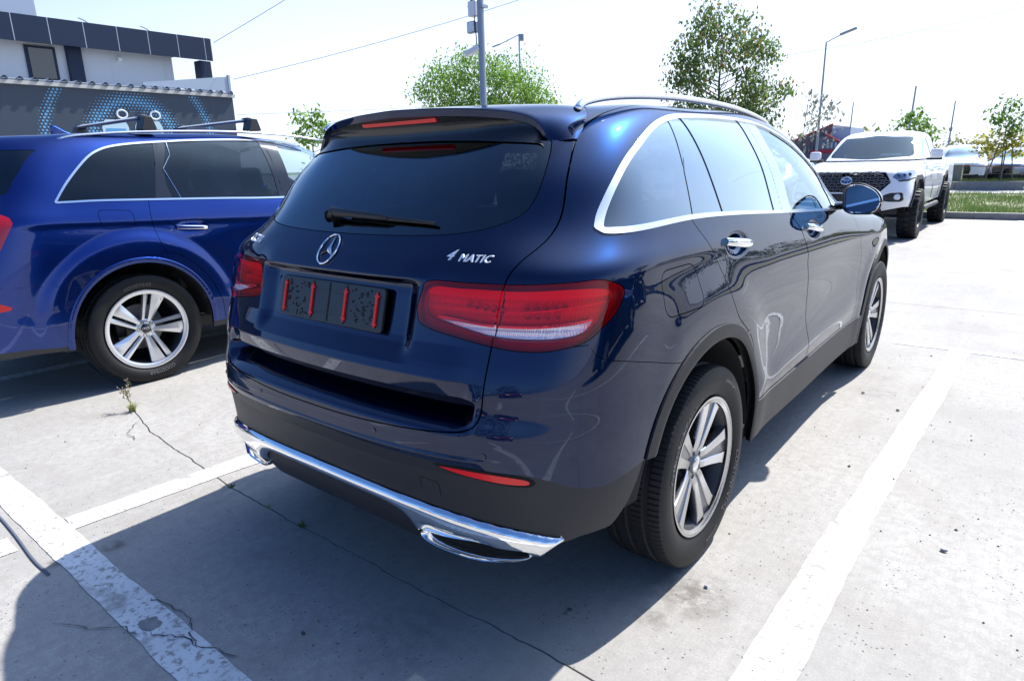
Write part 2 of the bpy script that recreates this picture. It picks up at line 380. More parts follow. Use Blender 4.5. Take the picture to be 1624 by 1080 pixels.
class Lookup:
    """local plane fit on a surface: coordinate `ax` as a function of the two others"""
    def __init__(s, V, ax, sel):
        s.ax = ax; s.o = [i for i in range(3) if i != ax]; s.P = V[sel]
    def __call__(s, a, b):
        a = np.atleast_1d(a).astype(float); b = np.atleast_1d(b).astype(float); out = []
        for x, y in zip(a, b):
            d = (s.P[:, s.o[0]] - x)**2 + (s.P[:, s.o[1]] - y)**2; k = np.argpartition(d, 6)[:6]; Q = s.P[k]
            w = 1 / (d[k] + 1e-7); c = (Q[:, s.ax] * w).sum() / w.sum(); m0 = (Q[:, s.o[0]] * w).sum() / w.sum(); m1 = (Q[:, s.o[1]] * w).sum() / w.sum()
            A = np.stack([Q[:, s.o[0]] - m0, Q[:, s.o[1]] - m1], 1) * np.sqrt(w)[:, None]; g = np.linalg.lstsq(A, (Q[:, s.ax] - c) * np.sqrt(w), rcond=1e-3)[0]
            out.append(c + g[0] * (x - m0) + g[1] * (y - m1))
        return np.array(out)

# ------------------------------------------------------------------ wheels (axle along x, outer face towards +x)
def tread_tyre(R, W, rim, pitches=72, lug=.004, groove=.007, seg=5, mud=False):
    h = W / 2; prof = []   # (x, r, tread weight)
    side = [(-.70, rim - .012, 0), (-.80, rim + .004, 0), (-.93, rim + .02, 0), (-1.0, rim + (R-rim)*.45, 0), (-.985, rim + (R-rim)*.66, 0), (-.95, R - .020, .3), (-.90, R - .009, 1)]
    for a in side: prof.append(a)
    g = [-.5, 0, .5] if not mud else [-.3, .3]; xs = [-.80]
    for q in g: xs += [q - .10, q - .065, q + .065, q + .10]
    xs.append(.80)
    for x in xs:
        deep = any(abs(abs(x - q) - .065) < 1e-6 for q in g); prof.append((x, R - .0035 * abs(x)**2 * 2 - (groove if deep else 0), 1 if not deep else 0))
    prof += [(-a, b, c) for a, b, c in side[::-1]]
    n = pitches * seg; V = []
    for k in range(n):
        w = 2 * pi * k / n
        for (x, r, tw) in prof:
            ph = (k + (2 if x > 0 else 0)) % seg; sh = 1 if ph == 0 else 0
            if mud: sh = 1 if ph in (0, 1) else 0; tw = tw if abs(x) > .28 else tw * .6
            rr = r - lug * tw * sh
            V.append((x * h, rr * cos(w), rr * sin(w)))
    m = len(prof)
    F = [(k*m+i, k*m+i+1, ((k+1) % n)*m+i+1, ((k+1) % n)*m+i) for k in range(n) for i in range(m-1)]
    return V, F

def spoke_poly(pts, z0, z1, hub, rimx):
    """pts: (radial, tangential) outline of one spoke face; face height from hub to rim blends hub->rimx"""
    pass

def build_wheel(style, R, W, rim, parent, loc, mirror=False, letters=None):
    w = empty('wheel', loc); w.parent = parent
    if mirror: w.rotation_euler = (0, 0, pi)
    mud = style == 'offroad'
    V, F = tread_tyre(R, W, rim, 112 if not mud else 26, .0035 if not mud else .016, .007 if not mud else .014, 5, mud)
    mesh('tyre', V, F, RUBBER, w, smooth=True, angle=35)
    h = W / 2
    # barrel and flange
    barrel = MB().revolve([(-h*.8, rim-.004), (-h*.7, rim-.03), (h*.3, rim-.038), (h*.72, rim-.022), (h*.78, rim-.008), (h*.86, rim+.003), (h*.90, rim+.004), (h*.91, rim-.003), (h*.86, rim-.008), (h*.72, rim-.016)], n=72)
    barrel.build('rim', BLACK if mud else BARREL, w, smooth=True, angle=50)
    if not mud:
        e = .008 if style == 'double' else .016; MB().revolve([(h*.84, rim-e-.010), (h*.875, rim-e), (h*.915, rim-.002), (h*.905, rim+.0045)], n=96).build('rim_edge', ALLOY if style == 'double' else ALLOYS, w, smooth=True)
    MB().revolve([(-.02, .0), (-.02, .16), (-.035, .165), (-.04, .05)], n=40).build('brake_disc', DISC, w, smooth=True, angle=40)
    MB().box((-.03, -.13, .03), (.07, .07, .16)).build('brake_caliper', BLACK, w, bevel=.01)
    MB().revolve([(-h*.75, 0.001), (-h*.75, rim-.01)], n=40).build('wheel_back', INNER, w)
    face = h * .80
    def fx(r): return face - .030 * (1 - r / rim)**1.3 - (.004 if r < .06 else 0)
    if style == 'double':
        for k in range(5):
            a0 = 2 * pi * k / 5; ca, sa = cos(a0), sin(a0)
            for sgn in (-1, 1):
                m = MB(); N = 12; U = []
                for i in range(N + 1):
                    t = i / N; r = .045 + (rim - .010 - .045) * t
                    c = sgn * (.018 + .022 * t**1.3); wd = .017 + .021 * t**1.4 + (.020 * (max(0, t - .72) / .28)**2)
                    inn, out = c - sgn * (.011 + .002 * t), c + sgn * wd
                    x = fx(r)
                    U.append([(x - .003, inn, r), (x, inn + sgn*.002, r), (x, out - sgn*.003, r), (x - .006, out, r), (x - .035, out - sgn * .002, r), (x - .035, inn, r)])
                A = np.array(U); P = np.stack([A[..., 0], A[..., 2] * ca - A[..., 1] * sa, A[..., 2] * sa + A[..., 1] * ca], -1)
                nn = 6; Vv = P.reshape(-1, 3); Ff = [(i*nn+j, i*nn+(j+1) % nn, (i+1)*nn+(j+1) % nn, (i+1)*nn+j) for i in range(N) for j in range(nn)]
                if sgn < 0: Ff = [f[::-1] for f in Ff]
                mesh('spoke', Vv, Ff, ALLOY, w, smooth=True, angle=30)
            m = MB(); U = []
            for i in range(9):
                t = i / 8; r = .045 + (rim - .016 - .045) * t; c = .009 + .024 * t**1.3; x = fx(r) - .004
                U.append([(x, -c, r), (x - .004, 0, r), (x, c, r)])
            A = np.array(U); P = np.stack([A[..., 0], A[..., 2] * ca - A[..., 1] * sa, A[..., 2] * sa + A[..., 1] * ca], -1)
            mesh('spoke_groove', P.reshape(-1, 3), [(i*3+j, i*3+j+1, (i+1)*3+j+1, (i+1)*3+j) for i in range(8) for j in range(2)], ALLOYG, w, smooth=True)
        MB().revolve([(face-.05, .050), (face-.030, .052), (face-.026, .048), (face-.027, .036), (face-.022, .034), (face-.020, .030)], n=32).build('hub', ALLOYG, w, smooth=True, angle=40)
        MB().revolve([(face-.020, .030), (face-.016, .024), (face-.014, .0)], n=28).build('hub_cap', SATIN, w, smooth=True)
        for k in range(5):
            a = 2*pi*(k+.5)/5; MB().revolve([(face-.034, .009), (face-.026, .009), (face-.024, .005), (face-.024, 0)], c=(0, .046*cos(a), .046*sin(a)), n=10).build('wheel_bolt', BLACK, w)
    elif style == 'turbine':
        for k in range(5):
            a0 = 2 * pi * k / 5 + 1.3; ca, sa = cos(a0), sin(a0)
            for (t0, t1, w0, w1, dz) in ((-.017, -.050, .015, .052, 0.), (.022, .038, .011, .018, -.002)):
                U = []; N = 8
                for i in range(N + 1):
                    t = i / N; r = .05 + (rim - .012 - .05) * t; c = t0 + (t1 - t0) * t; wd = w0 + (w1 - w0) * t**1.3; x = fx(r) + dz
                    U.append([(x - .012, c - wd, r), (x, c - wd * .15, r), (x - .003, c + wd, r), (x - .04, c + wd * .9, r), (x - .04, c - wd * .9, r)])
                A = np.array(U); P = np.stack([A[..., 0], A[..., 2] * ca - A[..., 1] * sa, A[..., 2] * sa + A[..., 1] * ca], -1); nn = 5
                mesh('spoke', P.reshape(-1, 3), [(i*nn+j, i*nn+(j+1) % nn, (i+1)*nn+(j+1) % nn, (i+1)*nn+j)[::-1] for i in range(N) for j in range(nn)][::1], ALLOYS, w, smooth=True, angle=20)
        MB().revolve([(face-.06, .062), (face-.033, .066), (face-.029, .060), (face-.030, .036), (face-.026, .034), (face-.024, 0)], n=32).build('hub', ALLOYS, w, smooth=True, angle=40)
        MB().revolve([(face-.026, .034), (face-.020, .031), (face-.018, 0)], n=28).build('hub_cap', GLOSSBLACK, w, smooth=True)
        for k in range(4):
            b = MB(); pts = [(face-.0165, -.0195 + k*.013 + .0085*cos(q), .0085*sin(q)) for q in np.linspace(0, 2*pi, 17)]; b.tube(pts, .0014, 5, cap=False, up=(1, 0, 0)); b.build('ring_emblem', CHROME, w)
        for k in range(5):
            a = 2*pi*(k+.5)/5 + 1.3; MB().revolve([(face-.05, .0125), (face-.0285, .0125), (face-.0285, .009), (face-.036, .0085), (face-.036, 0)], c=(0, .050*cos(a), .050*sin(a)), n=12).build('wheel_bolt', BLACK, w)
    else:
        for k in range(8):
            a0 = 2*pi*k/8; ca, sa = cos(a0), sin(a0); U = []
            for i in range(5):
                t = i / 4; r = .05 + (rim - .06) * t; wd = .016 + .008 * t; x = fx(r) - .03
                U.append([(x, -wd, r), (x + .006, 0, r), (x, wd, r), (x - .03, wd, r), (x - .03, -wd, r)])
            A = np.array(U); P = np.stack([A[..., 0], A[..., 2] * ca - A[..., 1] * sa, A[..., 2] * sa + A[..., 1] * ca], -1); nn = 5
            mesh('spoke', P.reshape(-1, 3), [(i*nn+j, i*nn+(j+1) % nn, (i+1)*nn+(j+1) % nn, (i+1)*nn+j)[::-1] for i in range(4) for j in range(nn)], GLOSSBLACK, w)
        MB().revolve([(face-.06, .06), (face-.02, .055), (face, .04), (face, 0)], n=24).build('hub', GLOSSBLACK, w, smooth=True, angle=40)
    # valve
    MB().tube([(h*.60, (rim-.03)*cos(1.0), (rim-.03)*sin(1.0)), (h*.74, (rim-.05)*cos(1.0), (rim-.05)*sin(1.0))], .004, 6).build('valve', BLACK, w)
    if letters:
        for (txt, ang, rr, size) in letters:
            TV, TF = text_geo(txt, size, .12, .0012, 1.08)
            th = ang - TV[:, 0] / rr; r = rr + TV[:, 1]
            # sidewall height: a little proud of the rubber
            xx = h * np.interp(r, [rim + .02, rim + (R-rim)*.45, rim + (R-rim)*.66, R - .02], [.93, 1.0, .985, .95]) + .0006 + TV[:, 2]
            o = mesh('tyre_lettering', np.stack([xx, r * np.cos(th), r * np.sin(th)], 1), TF, RUBTXT, w)
    return w
# ---- rows of control points for the dark blue suv, half body, metres, y forward from the rear bumper
SUV = [
 [(0,.10,.31),(.35,.10,.31),(.61,.125,.31),(.80,.22,.32),(.885,.42,.33),(.905,.62,.31),(.915,.96,.30),(.90,1.5,.29),(.895,2.2,.28),(.895,3.0,.28),(.905,3.6,.28),(.875,4.1,.28),(.76,4.42,.27),(.44,4.56,.26),(0,4.60,.25)],
 [(0,.045,.38),(.35,.055,.38),(.61,.088,.38),(.805,.190,.385),(.895,.39,.39),(.915,.62,.39),(.92,.96,.39),(.91,1.5,.38),(.905,2.2,.38),(.905,3.0,.38),(.915,3.6,.38),(.885,4.1,.37),(.78,4.42,.36),(.45,4.58,.34),(0,4.62,.33)],
 [(0,.02,.50),(.35,.03,.50),(.61,.072,.50),(.81,.175,.50),(.905,.37,.50),(.925,.62,.50),(.93,.96,.50),(.918,1.5,.50),(.912,2.2,.50),(.912,3.0,.50),(.925,3.6,.50),(.895,4.1,.48),(.80,4.42,.47),(.45,4.61,.45),(0,4.64,.44)],
 [(0,.0,.70),(.35,.012,.70),(.60,.055,.70),(.80,.155,.70),(.90,.355,.70),(.925,.62,.70),(.937,.96,.70),(.918,1.5,.70),(.912,2.2,.70),(.915,3.0,.70),(.932,3.6,.70),(.90,4.1,.68),(.80,4.43,.62),(.45,4.62,.60),(0,4.656,.60)],
 [(0,.055,.88),(.35,.068,.88),(.60,.10,.88),(.79,.18,.88),(.893,.36,.88),(.922,.62,.88),(.936,.96,.88),(.924,1.5,.88),(.918,2.2,.88),(.92,3.0,.88),(.932,3.6,.87),(.895,4.1,.84),(.80,4.42,.76),(.45,4.62,.75),(0,4.655,.75)],
 [(0,.098,1.02),(.35,.11,1.02),(.59,.145,1.02),(.77,.215,1.02),(.882,.37,1.02),(.91,.62,1.02),(.922,.96,1.02),(.917,1.5,1.01),(.913,2.2,1.0),(.912,3.0,.99),(.916,3.6,.98),(.87,4.1,.96),(.74,4.42,.88),(.42,4.60,.86),(0,4.64,.86)],
 [(0,.13,1.13),(.35,.142,1.13),(.57,.175,1.13),(.742,.243,1.13),(.862,.395,1.13),(.889,.64,1.13),(.898,.97,1.13),(.898,1.5,1.12),(.895,2.2,1.10),(.89,3.0,1.075),(.875,3.55,1.05),(.80,4.03,1.02),(.62,4.36,.98),(.38,4.53,.95),(0,4.58,.94)],
 [(0,.205,1.23),(.34,.218,1.23),(.54,.255,1.23),(.683,.343,1.235),(.802,.477,1.245),(.846,.68,1.25),(.86,.98,1.24),(.865,1.5,1.22),(.862,2.15,1.185),(.852,2.85,1.145),(.77,3.42,1.115),(.66,3.88,1.08),(.5,4.12,1.05),(.3,4.22,1.055),(0,4.26,1.06)],
 [(0,.322,1.36),(.32,.332,1.36),(.51,.366,1.36),(.64,.435,1.365),(.75,.57,1.37),(.79,.76,1.375),(.805,1.02,1.37),(.812,1.47,1.36),(.812,2.03,1.345),(.80,2.62,1.29),(.74,3.02,1.20),(.66,3.25,1.14),(.55,3.38,1.125),(.35,3.49,1.12),(0,3.54,1.12)],
 [(0,.452,1.49),(.30,.460,1.49),(.475,.487,1.49),(.59,.55,1.49),(.68,.68,1.50),(.722,.86,1.505),(.735,1.08,1.505),(.74,1.46,1.50),(.735,1.93,1.49),(.722,2.42,1.468),(.69,2.72,1.40),(.61,2.84,1.38),(.50,2.92,1.375),(.33,2.95,1.37),(0,2.99,1.37)],
 [(0,.54,1.57),(.27,.547,1.57),(.43,.575,1.57),(.53,.64,1.57),(.605,.77,1.575),(.645,.92,1.585),(.655,1.12,1.59),(.655,1.46,1.592),(.65,1.88,1.597),(.628,2.24,1.577),(.59,2.45,1.555),(.52,2.53,1.54),(.42,2.53,1.525),(.28,2.58,1.53),(0,2.60,1.53)],
 [(0,.68,1.605),(.19,.685,1.605),(.31,.71,1.605),(.39,.77,1.605),(.44,.88,1.61),(.465,.99,1.615),(.47,1.15,1.622),(.47,1.45,1.625),(.46,1.76,1.62),(.43,2.0,1.605),(.38,2.14,1.595),(.33,2.22,1.59),(.27,2.26,1.588),(.18,2.29,1.59),(0,2.30,1.592)],
 [(0,.90,1.625),(0,.905,1.625),(0,.93,1.626),(0,.96,1.628),(0,1.02,1.63),(0,1.10,1.635),(0,1.22,1.64),(0,1.42,1.642),(0,1.66,1.64),(0,1.84,1.632),(0,1.93,1.625),(0,1.98,1.62),(0,2.0,1.618),(0,2.02,1.617),(0,2.03,1.616)],
]
# ------------------------------------------------------------------ the dark blue suv in front
def g2(x, c, s): return np.exp(-((x - c) / s)**2)
def suv_disp(V):
    x, y, z = V[..., 0].copy(), V[..., 1].copy(), V[..., 2].copy()
    rear = 1 - sstep(.42, .60, y)
    # loading step between bumper and tailgate
    fx = 1 - sstep(.565, .635, x)
    prof = np.interp(z, [0, .720, .730, .742, .772, .797, .805, .813, .860, .90, .96, 2], [0, 0, .004, .026, .088, .098, .064, .022, .002, 0, 0, 0])
    V[..., 1] += prof * fx * rear
    V[..., 0] += .013 * g2(z, 1.150, .042) * sstep(.60, .74, x) * (1 - sstep(.75, 1.25, y)) * .8; V[..., 1] -= .013 * g2(z, 1.150, .042) * sstep(.58, .72, x) * (1 - sstep(.40, .60, y)) * .7
    lower = g2(z, .78, .05) * sstep(.60, .66, x) * rear * .010
    V[..., 1] += lower
    # plate recess with a sharp lip above
    fp = 1 - sstep(.335, .40, x)
    prof = np.interp(z, [0, .885, .93, 1.085, 1.098, 1.108, 1.118, 2], [0, 0, .022, .030, .026, .006, 0, 0])
    V[..., 1] += prof * fp * rear
    # lip above the plate stands a little proud
    V[..., 1] -= np.interp(z, [0, 1.10, 1.117, 1.14, 1.19, 2], [0, 0, .010, .006, 0, 0]) * (1 - sstep(.33, .46, x)) * rear
    # crease low on the tailgate, crease on the bumper
    V[..., 1] -= np.interp(z, [0, .81, .862, .885, .95, 2], [0, .002, .010, .008, 0, 0]) * (1 - sstep(.50, .62, x)) * rear
    V[..., 1] -= np.interp(z, [0, .60, .655, .665, .70, .73, 2], [0, 0, .012, .008, .004, .006, 0]) * (1 - sstep(.60, .74, x)) * rear
    # sides: shoulder crease, hollow doors, wheel arch swell
    side = sstep(.5, .7, y) * (1 - sstep(3.9, 4.2, y))
    zc = np.interp(y, [.9, 1.3, 3.3, 4], [1.03, 1.015, .965, .95]); dz = z - zc
    cr = np.where(dz > 0, g2(dz, 0, .085), g2(dz, 0, .028)) * .0075 * sstep(1.15, 1.6, y) * (1 - sstep(3.5, 3.9, y))
    V[..., 0] += cr * side
    V[..., 0] -= .012 * np.exp(-((z - .72) / .13)**2) * np.exp(-((y - 2.35) / .85)**2)
    V[..., 0] += .013 * np.exp(-((z - (.52 + .03*(y-1.5))) / .06)**2) * sstep(1.35, 1.8, y) * (1 - sstep(2.9, 3.4, y))
    for yc in (.96, 3.833):
        d = np.hypot(y - yc, z - .40); V[..., 0] += .008 * np.exp(-((d - .56) / .075)**2) * side * (z < 1.1)
    # handle bowls
    for (hy, hz) in ((1.195, 1.128), (2.185, 1.092)):
        q = np.hypot((y - hy) / .118, (z - hz) / .046); V[..., 0] -= .020 * (1 - sstep(.35, 1.0, q))
    V[..., 0] = np.where(x < 1e-9, 0, V[..., 0])
    return V

def arch_poly(yc, zc, r, n=40):
    a = np.linspace(0, pi, n); return np.concatenate([np.stack([yc + r*np.cos(a), zc + r*np.sin(a)], 1), [[yc - r, -.2], [yc + r, -.2]]])

NU, NV = 560, 320
V = grid_surface(SUV, NU, NV, [1, 1.2, 1.3, 3.4, 3.4, 2.2, 1.8, 1.2, 1, 1, 1, .6, .5])
V = suv_disp(V); GV = V.reshape(-1, 3)
full = Surf(GV, grid_tris(NV, NU))
nn = full.N.reshape(NV, NU, 3); nn[:, 0, 0] = 0; nn[:, -1, 0] = 0; nn[-1, :, 0] = 0
full.N = (nn / np.linalg.norm(nn, axis=-1, keepdims=True)).reshape(-1, 3)
rear_y = Lookup(full.V, 1, (full.V[:, 1] < .75) & (full.V[:, 2] > .3) & (full.N[:, 1] < -.15))
side_x = Lookup(full.V, 0, (full.V[:, 0] > .5) & (full.N[:, 0] > .2))

suv = thing('parked_suv', 'dark navy suv seen from behind, nearest the camera, with an empty black number plate frame', 'car', (0, 2.33, 0))
OF = (0, -2.33, 0)
def S(name, s, m, parent=suv, both=False, rim=.008):
    """make the right-hand panel and its mirrored twin, or one panel across the middle"""
    if both: return surf_obj(name, s.both(), m, parent, OF if parent is suv else (0, 0, 0), rim)
    a = surf_obj(name, s, m, parent, OF if parent is suv else (0, 0, 0), rim)
    b = surf_obj(name, s.mirror(), m, parent, OF if parent is suv else (0, 0, 0), rim); return a, b
GAP = .0022
def yz(s): return s.V[:, 1:3]
def xz(s): return s.V[:, [0, 2]]
def uz(s): return np.stack([s.V[:, 0] + s.V[:, 1], s.V[:, 2]], 1)
def only(s, f, cond):   # make f positive (outside) where cond is false
    return np.where(cond, f, .5)

# inner shell so that gaps are dark
sh = full
for yc in (.96, 3.833): sh = sh.split(only(sh, pdist(yz(sh), arch_poly(yc, .365, .470)), sh.V[:, 0] > .4))[1]
sh2 = sh.split(sh.V[:, 2] - 1.17)[0]; sh2 = sh2.split(np.where(sh2.V[:, 1] < .9, .43 - sh2.V[:, 2], -.5))[0]
hl_ = sh.split(1.50 - sh.V[:, 2])[0]; HEADLINER = hl_.split(hl_.V[:, 1] - 2.2)[0].split(.72 - hl_.split(hl_.V[:, 1] - 2.2)[0].V[:, 1])[0]; S('headliner', HEADLINER.offset(-.03), SEAT, rim=0)  # dark lining added under the roof to stop sun leaking at the seam
S('inner_panel', sh2.offset(-.022), INNER, both=True, rim=0)

body = sh
# --- cladding boundary
U_CL = [0, .55, .90, .98, 1.044, 1.12, 1.205, 1.40, 3]; Z_CL = [.648, .637, .624, .604, .583, .566, .556, .576, .60]
def clad_z(s):
    u = s.V[:, 0] + s.V[:, 1]; y = s.V[:, 1]
    zr = np.interp(u, U_CL, Z_CL); zs = np.full(len(y), .462); zf = np.full(len(y), .47)
    w = sstep(.62, .70, y); return np.where(y > 3.9, zf, zr * (1 - w) + zs * w)
low, up = body.split(body.V[:, 2] - clad_z(body))
# arch rings
for i, yc in enumerate((.96, 3.833)):
    rp = arch_poly(yc, .365, .517)
    r1, low = low.split(only(low, pdist(yz(low), rp), (low.V[:, 0] > .5) & ((low.V[:, 1] > yc) | (i == 1)))); r2, up = up.split(only(up, pdist(yz(up), rp), up.V[:, 0] > .5))
    ring = r1.join(r2)
    d = pdist(yz(ring), arch_poly(yc, .365, .470)); lift = .006 + .010 * np.clip(1 - np.abs(d - .018) / .03, 0, 1)
    ring = Surf(ring.V + ring.N * lift[:, None], ring.F, ring.N)
    # soft inward lip
    k = (1 - sstep(.0, .014, np.maximum(d, 0)))[:, None]; ring.N = ring.N * (1 - .55*k) + np.stack([np.zeros(len(d)), -(ring.V[:, 1] - yc), -(ring.V[:, 2] - .365)], 1) / .47 * k * .55; ring.N /= np.linalg.norm(ring.N, axis=1)[:, None]
    S('wheel_arch_trim', ring, CLAD, rim=.03)
# cladding split into rear bumper, sills, front bumper
a, b = low.split(low.V[:, 1] - .80); rb = a
sill, fb = b.split(b.V[:, 1] - 3.85)
# rear bumper: chrome strip and exhaust finishers cut out
def strip_z(x): return np.interp(x, [0, .3, .5, .66, .81, .86], [.487, .482, .470, .455, .430, .415])
CH = [(-.02, .452), (.28, .448), (.405, .440), (.425, .352), (.725, .322), (.832, .428), (.66, .470), (.5, .484), (.3, .495), (-.02, .499)]
CHP = smooth_poly([(-.30, .495), (-.2, .4485), (0, .4515), (.24, .449), (.345, .437), (.385, .415), (.405, .382), (.45, .381), (.60, .384), (.72, .384), (.775, .368), (.828, .424), (.74, .452), (.6, .472), (.45, .486), (.25, .494), (0, .498)], True, 6, sharp=(6, 10, 11))
_, rb = rb.split(only(rb, pdist(xz(rb), round_poly([(.412, .30), (.758, .30), (.756, .40), (.414, .40)], .02)), rb.V[:, 1] < .5))
chr_, rb = rb.split(only(rb, pdist(xz(rb), CHP), rb.V[:, 1] < .6))
rb = rb.split(np.where(rb.V[:, 0] > .755, rb.V[:, 2] - np.interp(rb.V[:, 1], [.17, .25, .6], [.40, .418, .410]), .5))[1]; rb = rb.split(np.where(rb.V[:, 0] > .7, rb.V[:, 1] - np.interp(rb.V[:, 2], [.40, .414, .426, .471, .527, .58, .62, .70], [.330, .341, .363, .409, .448, .478, .50, .53]), -.5))[0]
S('rear_bumper_cladding', rb, CLAD, both=True, rim=.015)
# chrome: swell outwards and slots
d = -pdist(xz(chr_), CHP)
cs = Surf(chr_.V + chr_.N * (.004 + .016 * np.sqrt(np.clip(d / .024, 0, 1) * (2 - np.clip(d / .024, 0, 1))))[:, None], chr_.F)
xx, zz = cs.V[:, 0], cs.V[:, 2]
slot = np.exp(-((zz - (.412 - (xx-.43)*.06)) / .0075)**2) * sstep(.43, .455, xx) * (1 - sstep(.60, .70, xx)) + .8*np.exp(-((zz - (.385 - (xx-.43)*.05)) / .006)**2) * sstep(.445, .46, xx) * (1 - sstep(.62, .72, xx))
cs = Surf(cs.V - cs.N * (.014 * slot)[:, None], cs.F)
S('chrome_bumper_trim', cs, CHROME, both=True, rim=.02)
S('sill_cladding', sill.offset(.006), CLAD, rim=.03); S('front_bumper_cladding', fb, CLAD, both=True, rim=.01)
MB().box((0, 2.4, .27), (1.6, 2.1, .06)).build('underbody', BLACK, suv, OF); MB().box((0, .66, .475), (1.5, .70, .03)).build('rear_floor_plug', BLACK, suv, OF)  # rear floor widened and raised to plug a sunlight leak from the cabin
MB().box((0, .42, .38), (.7, .4, .08)).build('rear_diffuser', BLACK, suv, OF, bevel=.03)
MB().box((0, .62, .36), (.7, .18, .12)).build('silencer', mat('dull_steel', (.12, .11, .10), .5, .8), suv, OF, bevel=.05)
# exhaust outlets
for s in (1, -1):
    def oval(x0, x1, zc, hz, y, n=40, sk=0.):
        t = np.linspace(0, 2*pi, n, endpoint=False); cx, hx = (x0+x1)/2, (x1-x0)/2
        X = cx + hx * np.sign(np.cos(t)) * np.abs(np.cos(t))**.75; Z = zc + hz * np.sign(np.sin(t)) * np.abs(np.sin(t))**.9 + (X - cx) * .02
        return np.stack([s * X, y + np.interp(X, [.42, .61, .76], [0, .025, .095]), Z], 1)
    rings = [oval(.415, .752, .367, .028, .130), oval(.409, .758, .367, .036, .066), oval(.412, .755, .367, .034, .054), oval(.420, .748, .367, .029, .060), oval(.424, .744, .367, .0255, .085)]
    Vv = np.concatenate(rings); n = 40
    Ff = [(i*n+j, i*n+(j+1) % n, (i+1)*n+(j+1) % n, (i+1)*n+j) for i in range(4) for j in range(n)]
    if s < 0: Ff = [f[::-1] for f in Ff]
    ex = mesh('exhaust_outlet', Vv, Ff, CHROME, suv, OF, smooth=True, angle=50)
    mesh('exhaust_inside', oval(.423, .745, .367, .0262, .082), [tuple(range(40))], INNER, ex)

# --- greenhouse: chrome frame, panes, pillars
DLO = smooth_poly([(.440, 1.240), (.452, 1.262), (.500, 1.310), (.564, 1.366), (.640, 1.420), (.725, 1.465), (.885, 1.532), (1.05, 1.568), (1.25, 1.580), (1.512, 1.585), (1.863, 1.577), (2.08, 1.548), (2.30, 1.490), (2.52, 1.398), (2.72, 1.290), (2.90, 1.165), (2.86, 1.137), (1.874, 1.188), (1.3, 1.222), (.881, 1.237), (.50, 1.228)], True, 8, sharp=(15, 16))
def dlo_f(s): return only(s, pdist(yz(s), DLO), s.V[:, 0] > .45)
win, up = up.split(dlo_f(up))
f = dlo_f(win); wch = np.interp(win.V[:, 1], [.5, 1.0, 1.4, 3], [.016, .015, .013, .011])
inner, chrome = win.split(f + wch)
cd = -pdist(yz(chrome), DLO); cw = np.interp(chrome.V[:, 1], [.5, 1.0, 1.4, 3], [.016, .015, .013, .011])
S('chrome_window_trim', chrome.offset(.004 , lambda v: 1 + 0*v[:, 0]), SATIN, rim=.012)
def quad(a, b, c, d): return np.array([a, b, c, d], float)
panes = [
 ('quarter_window', quad((.30, 1.1), (.845, 1.1), (1.066, 1.65), (.30, 1.65)), PRIV, .003),
 ('fixed_rear_pane', quad((.862, 1.1), (1.150, 1.1), (1.140, 1.65), (1.095, 1.65)), PRIV, .004),
 ('rear_door_window', quad((1.190, 1.1), (1.690, 1.1), (1.712, 1.65), (1.198, 1.65)), PRIV, .004),
 ('front_door_window', round_poly([(1.935, 1.1), (2.66, 1.1), (2.66, 1.20), (2.60, 1.345), (2.30, 1.470), (2.08, 1.532), (1.895, 1.65)], .01), CLEAR, .004)]
rest = inner
for nm, pl, m_, dep in panes:
    pane, rest = rest.split(pdist(yz(rest), pl))
    S(nm, pane.offset(-dep), m_, rim=0)
gapf = np.minimum(np.abs((rest.V[:, 1] - (.855 + (rest.V[:, 2] - 1.247) * .735))), np.abs(rest.V[:, 1] - (1.80 - (rest.V[:, 2] - 1.2)*.05)))
pil, _ = rest.split(.0028 - gapf)
for bar in pil.offset(-.001).parts():
    if len(bar.F) > 6: S('window_pillar', bar, PRIV, rim=0)
for bar in rest.offset(-.010).parts():
    if len(bar.F) > 6: S('pillar_backing', bar, INNER, rim=0)

# --- rear window
RG = smooth_poly([(0, 1.2215), (.20, 1.2235), (.38, 1.2300), (.50, 1.2430), (.573, 1.266), (.606, 1.292), (.616, 1.330), (.612, 1.380), (.598, 1.430), (.580, 1.470), (.556, 1.492), (.45, 1.498), (.2, 1.510), (0, 1.512), (-.2, 1.510), (-.2, 1.2235)], True, 8)
# --- tailgate outline
TG = smooth_poly([(-.2, 1.72), (.600, 1.72), (.612, 1.55), (.623, 1.489), (.652, 1.415), (.674, 1.346), (.690, 1.28), (.693, 1.234), (.687, 1.205), (.673, 1.176), (.662, 1.145), (.657, 1.118), (.652, 1.04), (.647, .958), (.646, .88), (.646, .815), (.643, .78), (.632, .752), (.605, .736), (.56, .727), (.40, .716), (.2, .708), (0, .706), (-.2, .708)], True, 8, sharp=(0, 1))
def rearonly(s, f): return only(s, f, s.V[:, 1] < 1.0)
# spoiler takes the top
YA = lambda x: np.interp(x, [0, .3, .45, .54, .585, .605, .63], [.88, .86, .82, .76, .70, .62, .50])
sp_f = np.where((up.V[:, 2] > 1.40) & (up.V[:, 1] < 1.3), np.maximum(up.V[:, 1] - YA(up.V[:, 0]), np.interp(up.V[:, 0], [0, .42, .55], [1.515, 1.500, 1.487]) - up.V[:, 2]), .5)
_, up = up.split(sp_f)
fg = rearonly(up, pdist(xz(up), TG)); gate, up = up.split(fg - GAP * .9)
fg = rearonly(gate, pdist(xz(gate), TG)); gate, _ = gate.split(fg + GAP * .9)
rg, gate = gate.split(pdist(xz(gate), RG))
rgl, _ = rg.split(pdist(xz(rg), RG) + .0028)
S('rear_window', rgl.offset(-.0015), TINT, both=True, rim=.004)
rgb, _ = rg.split(.030 + pdist(xz(rg), RG)) [::-1] if False else rg.split(-.030 - pdist(xz(rg), RG))
S('window_border', rgb.offset(-.007), INNER, both=True, rim=0)
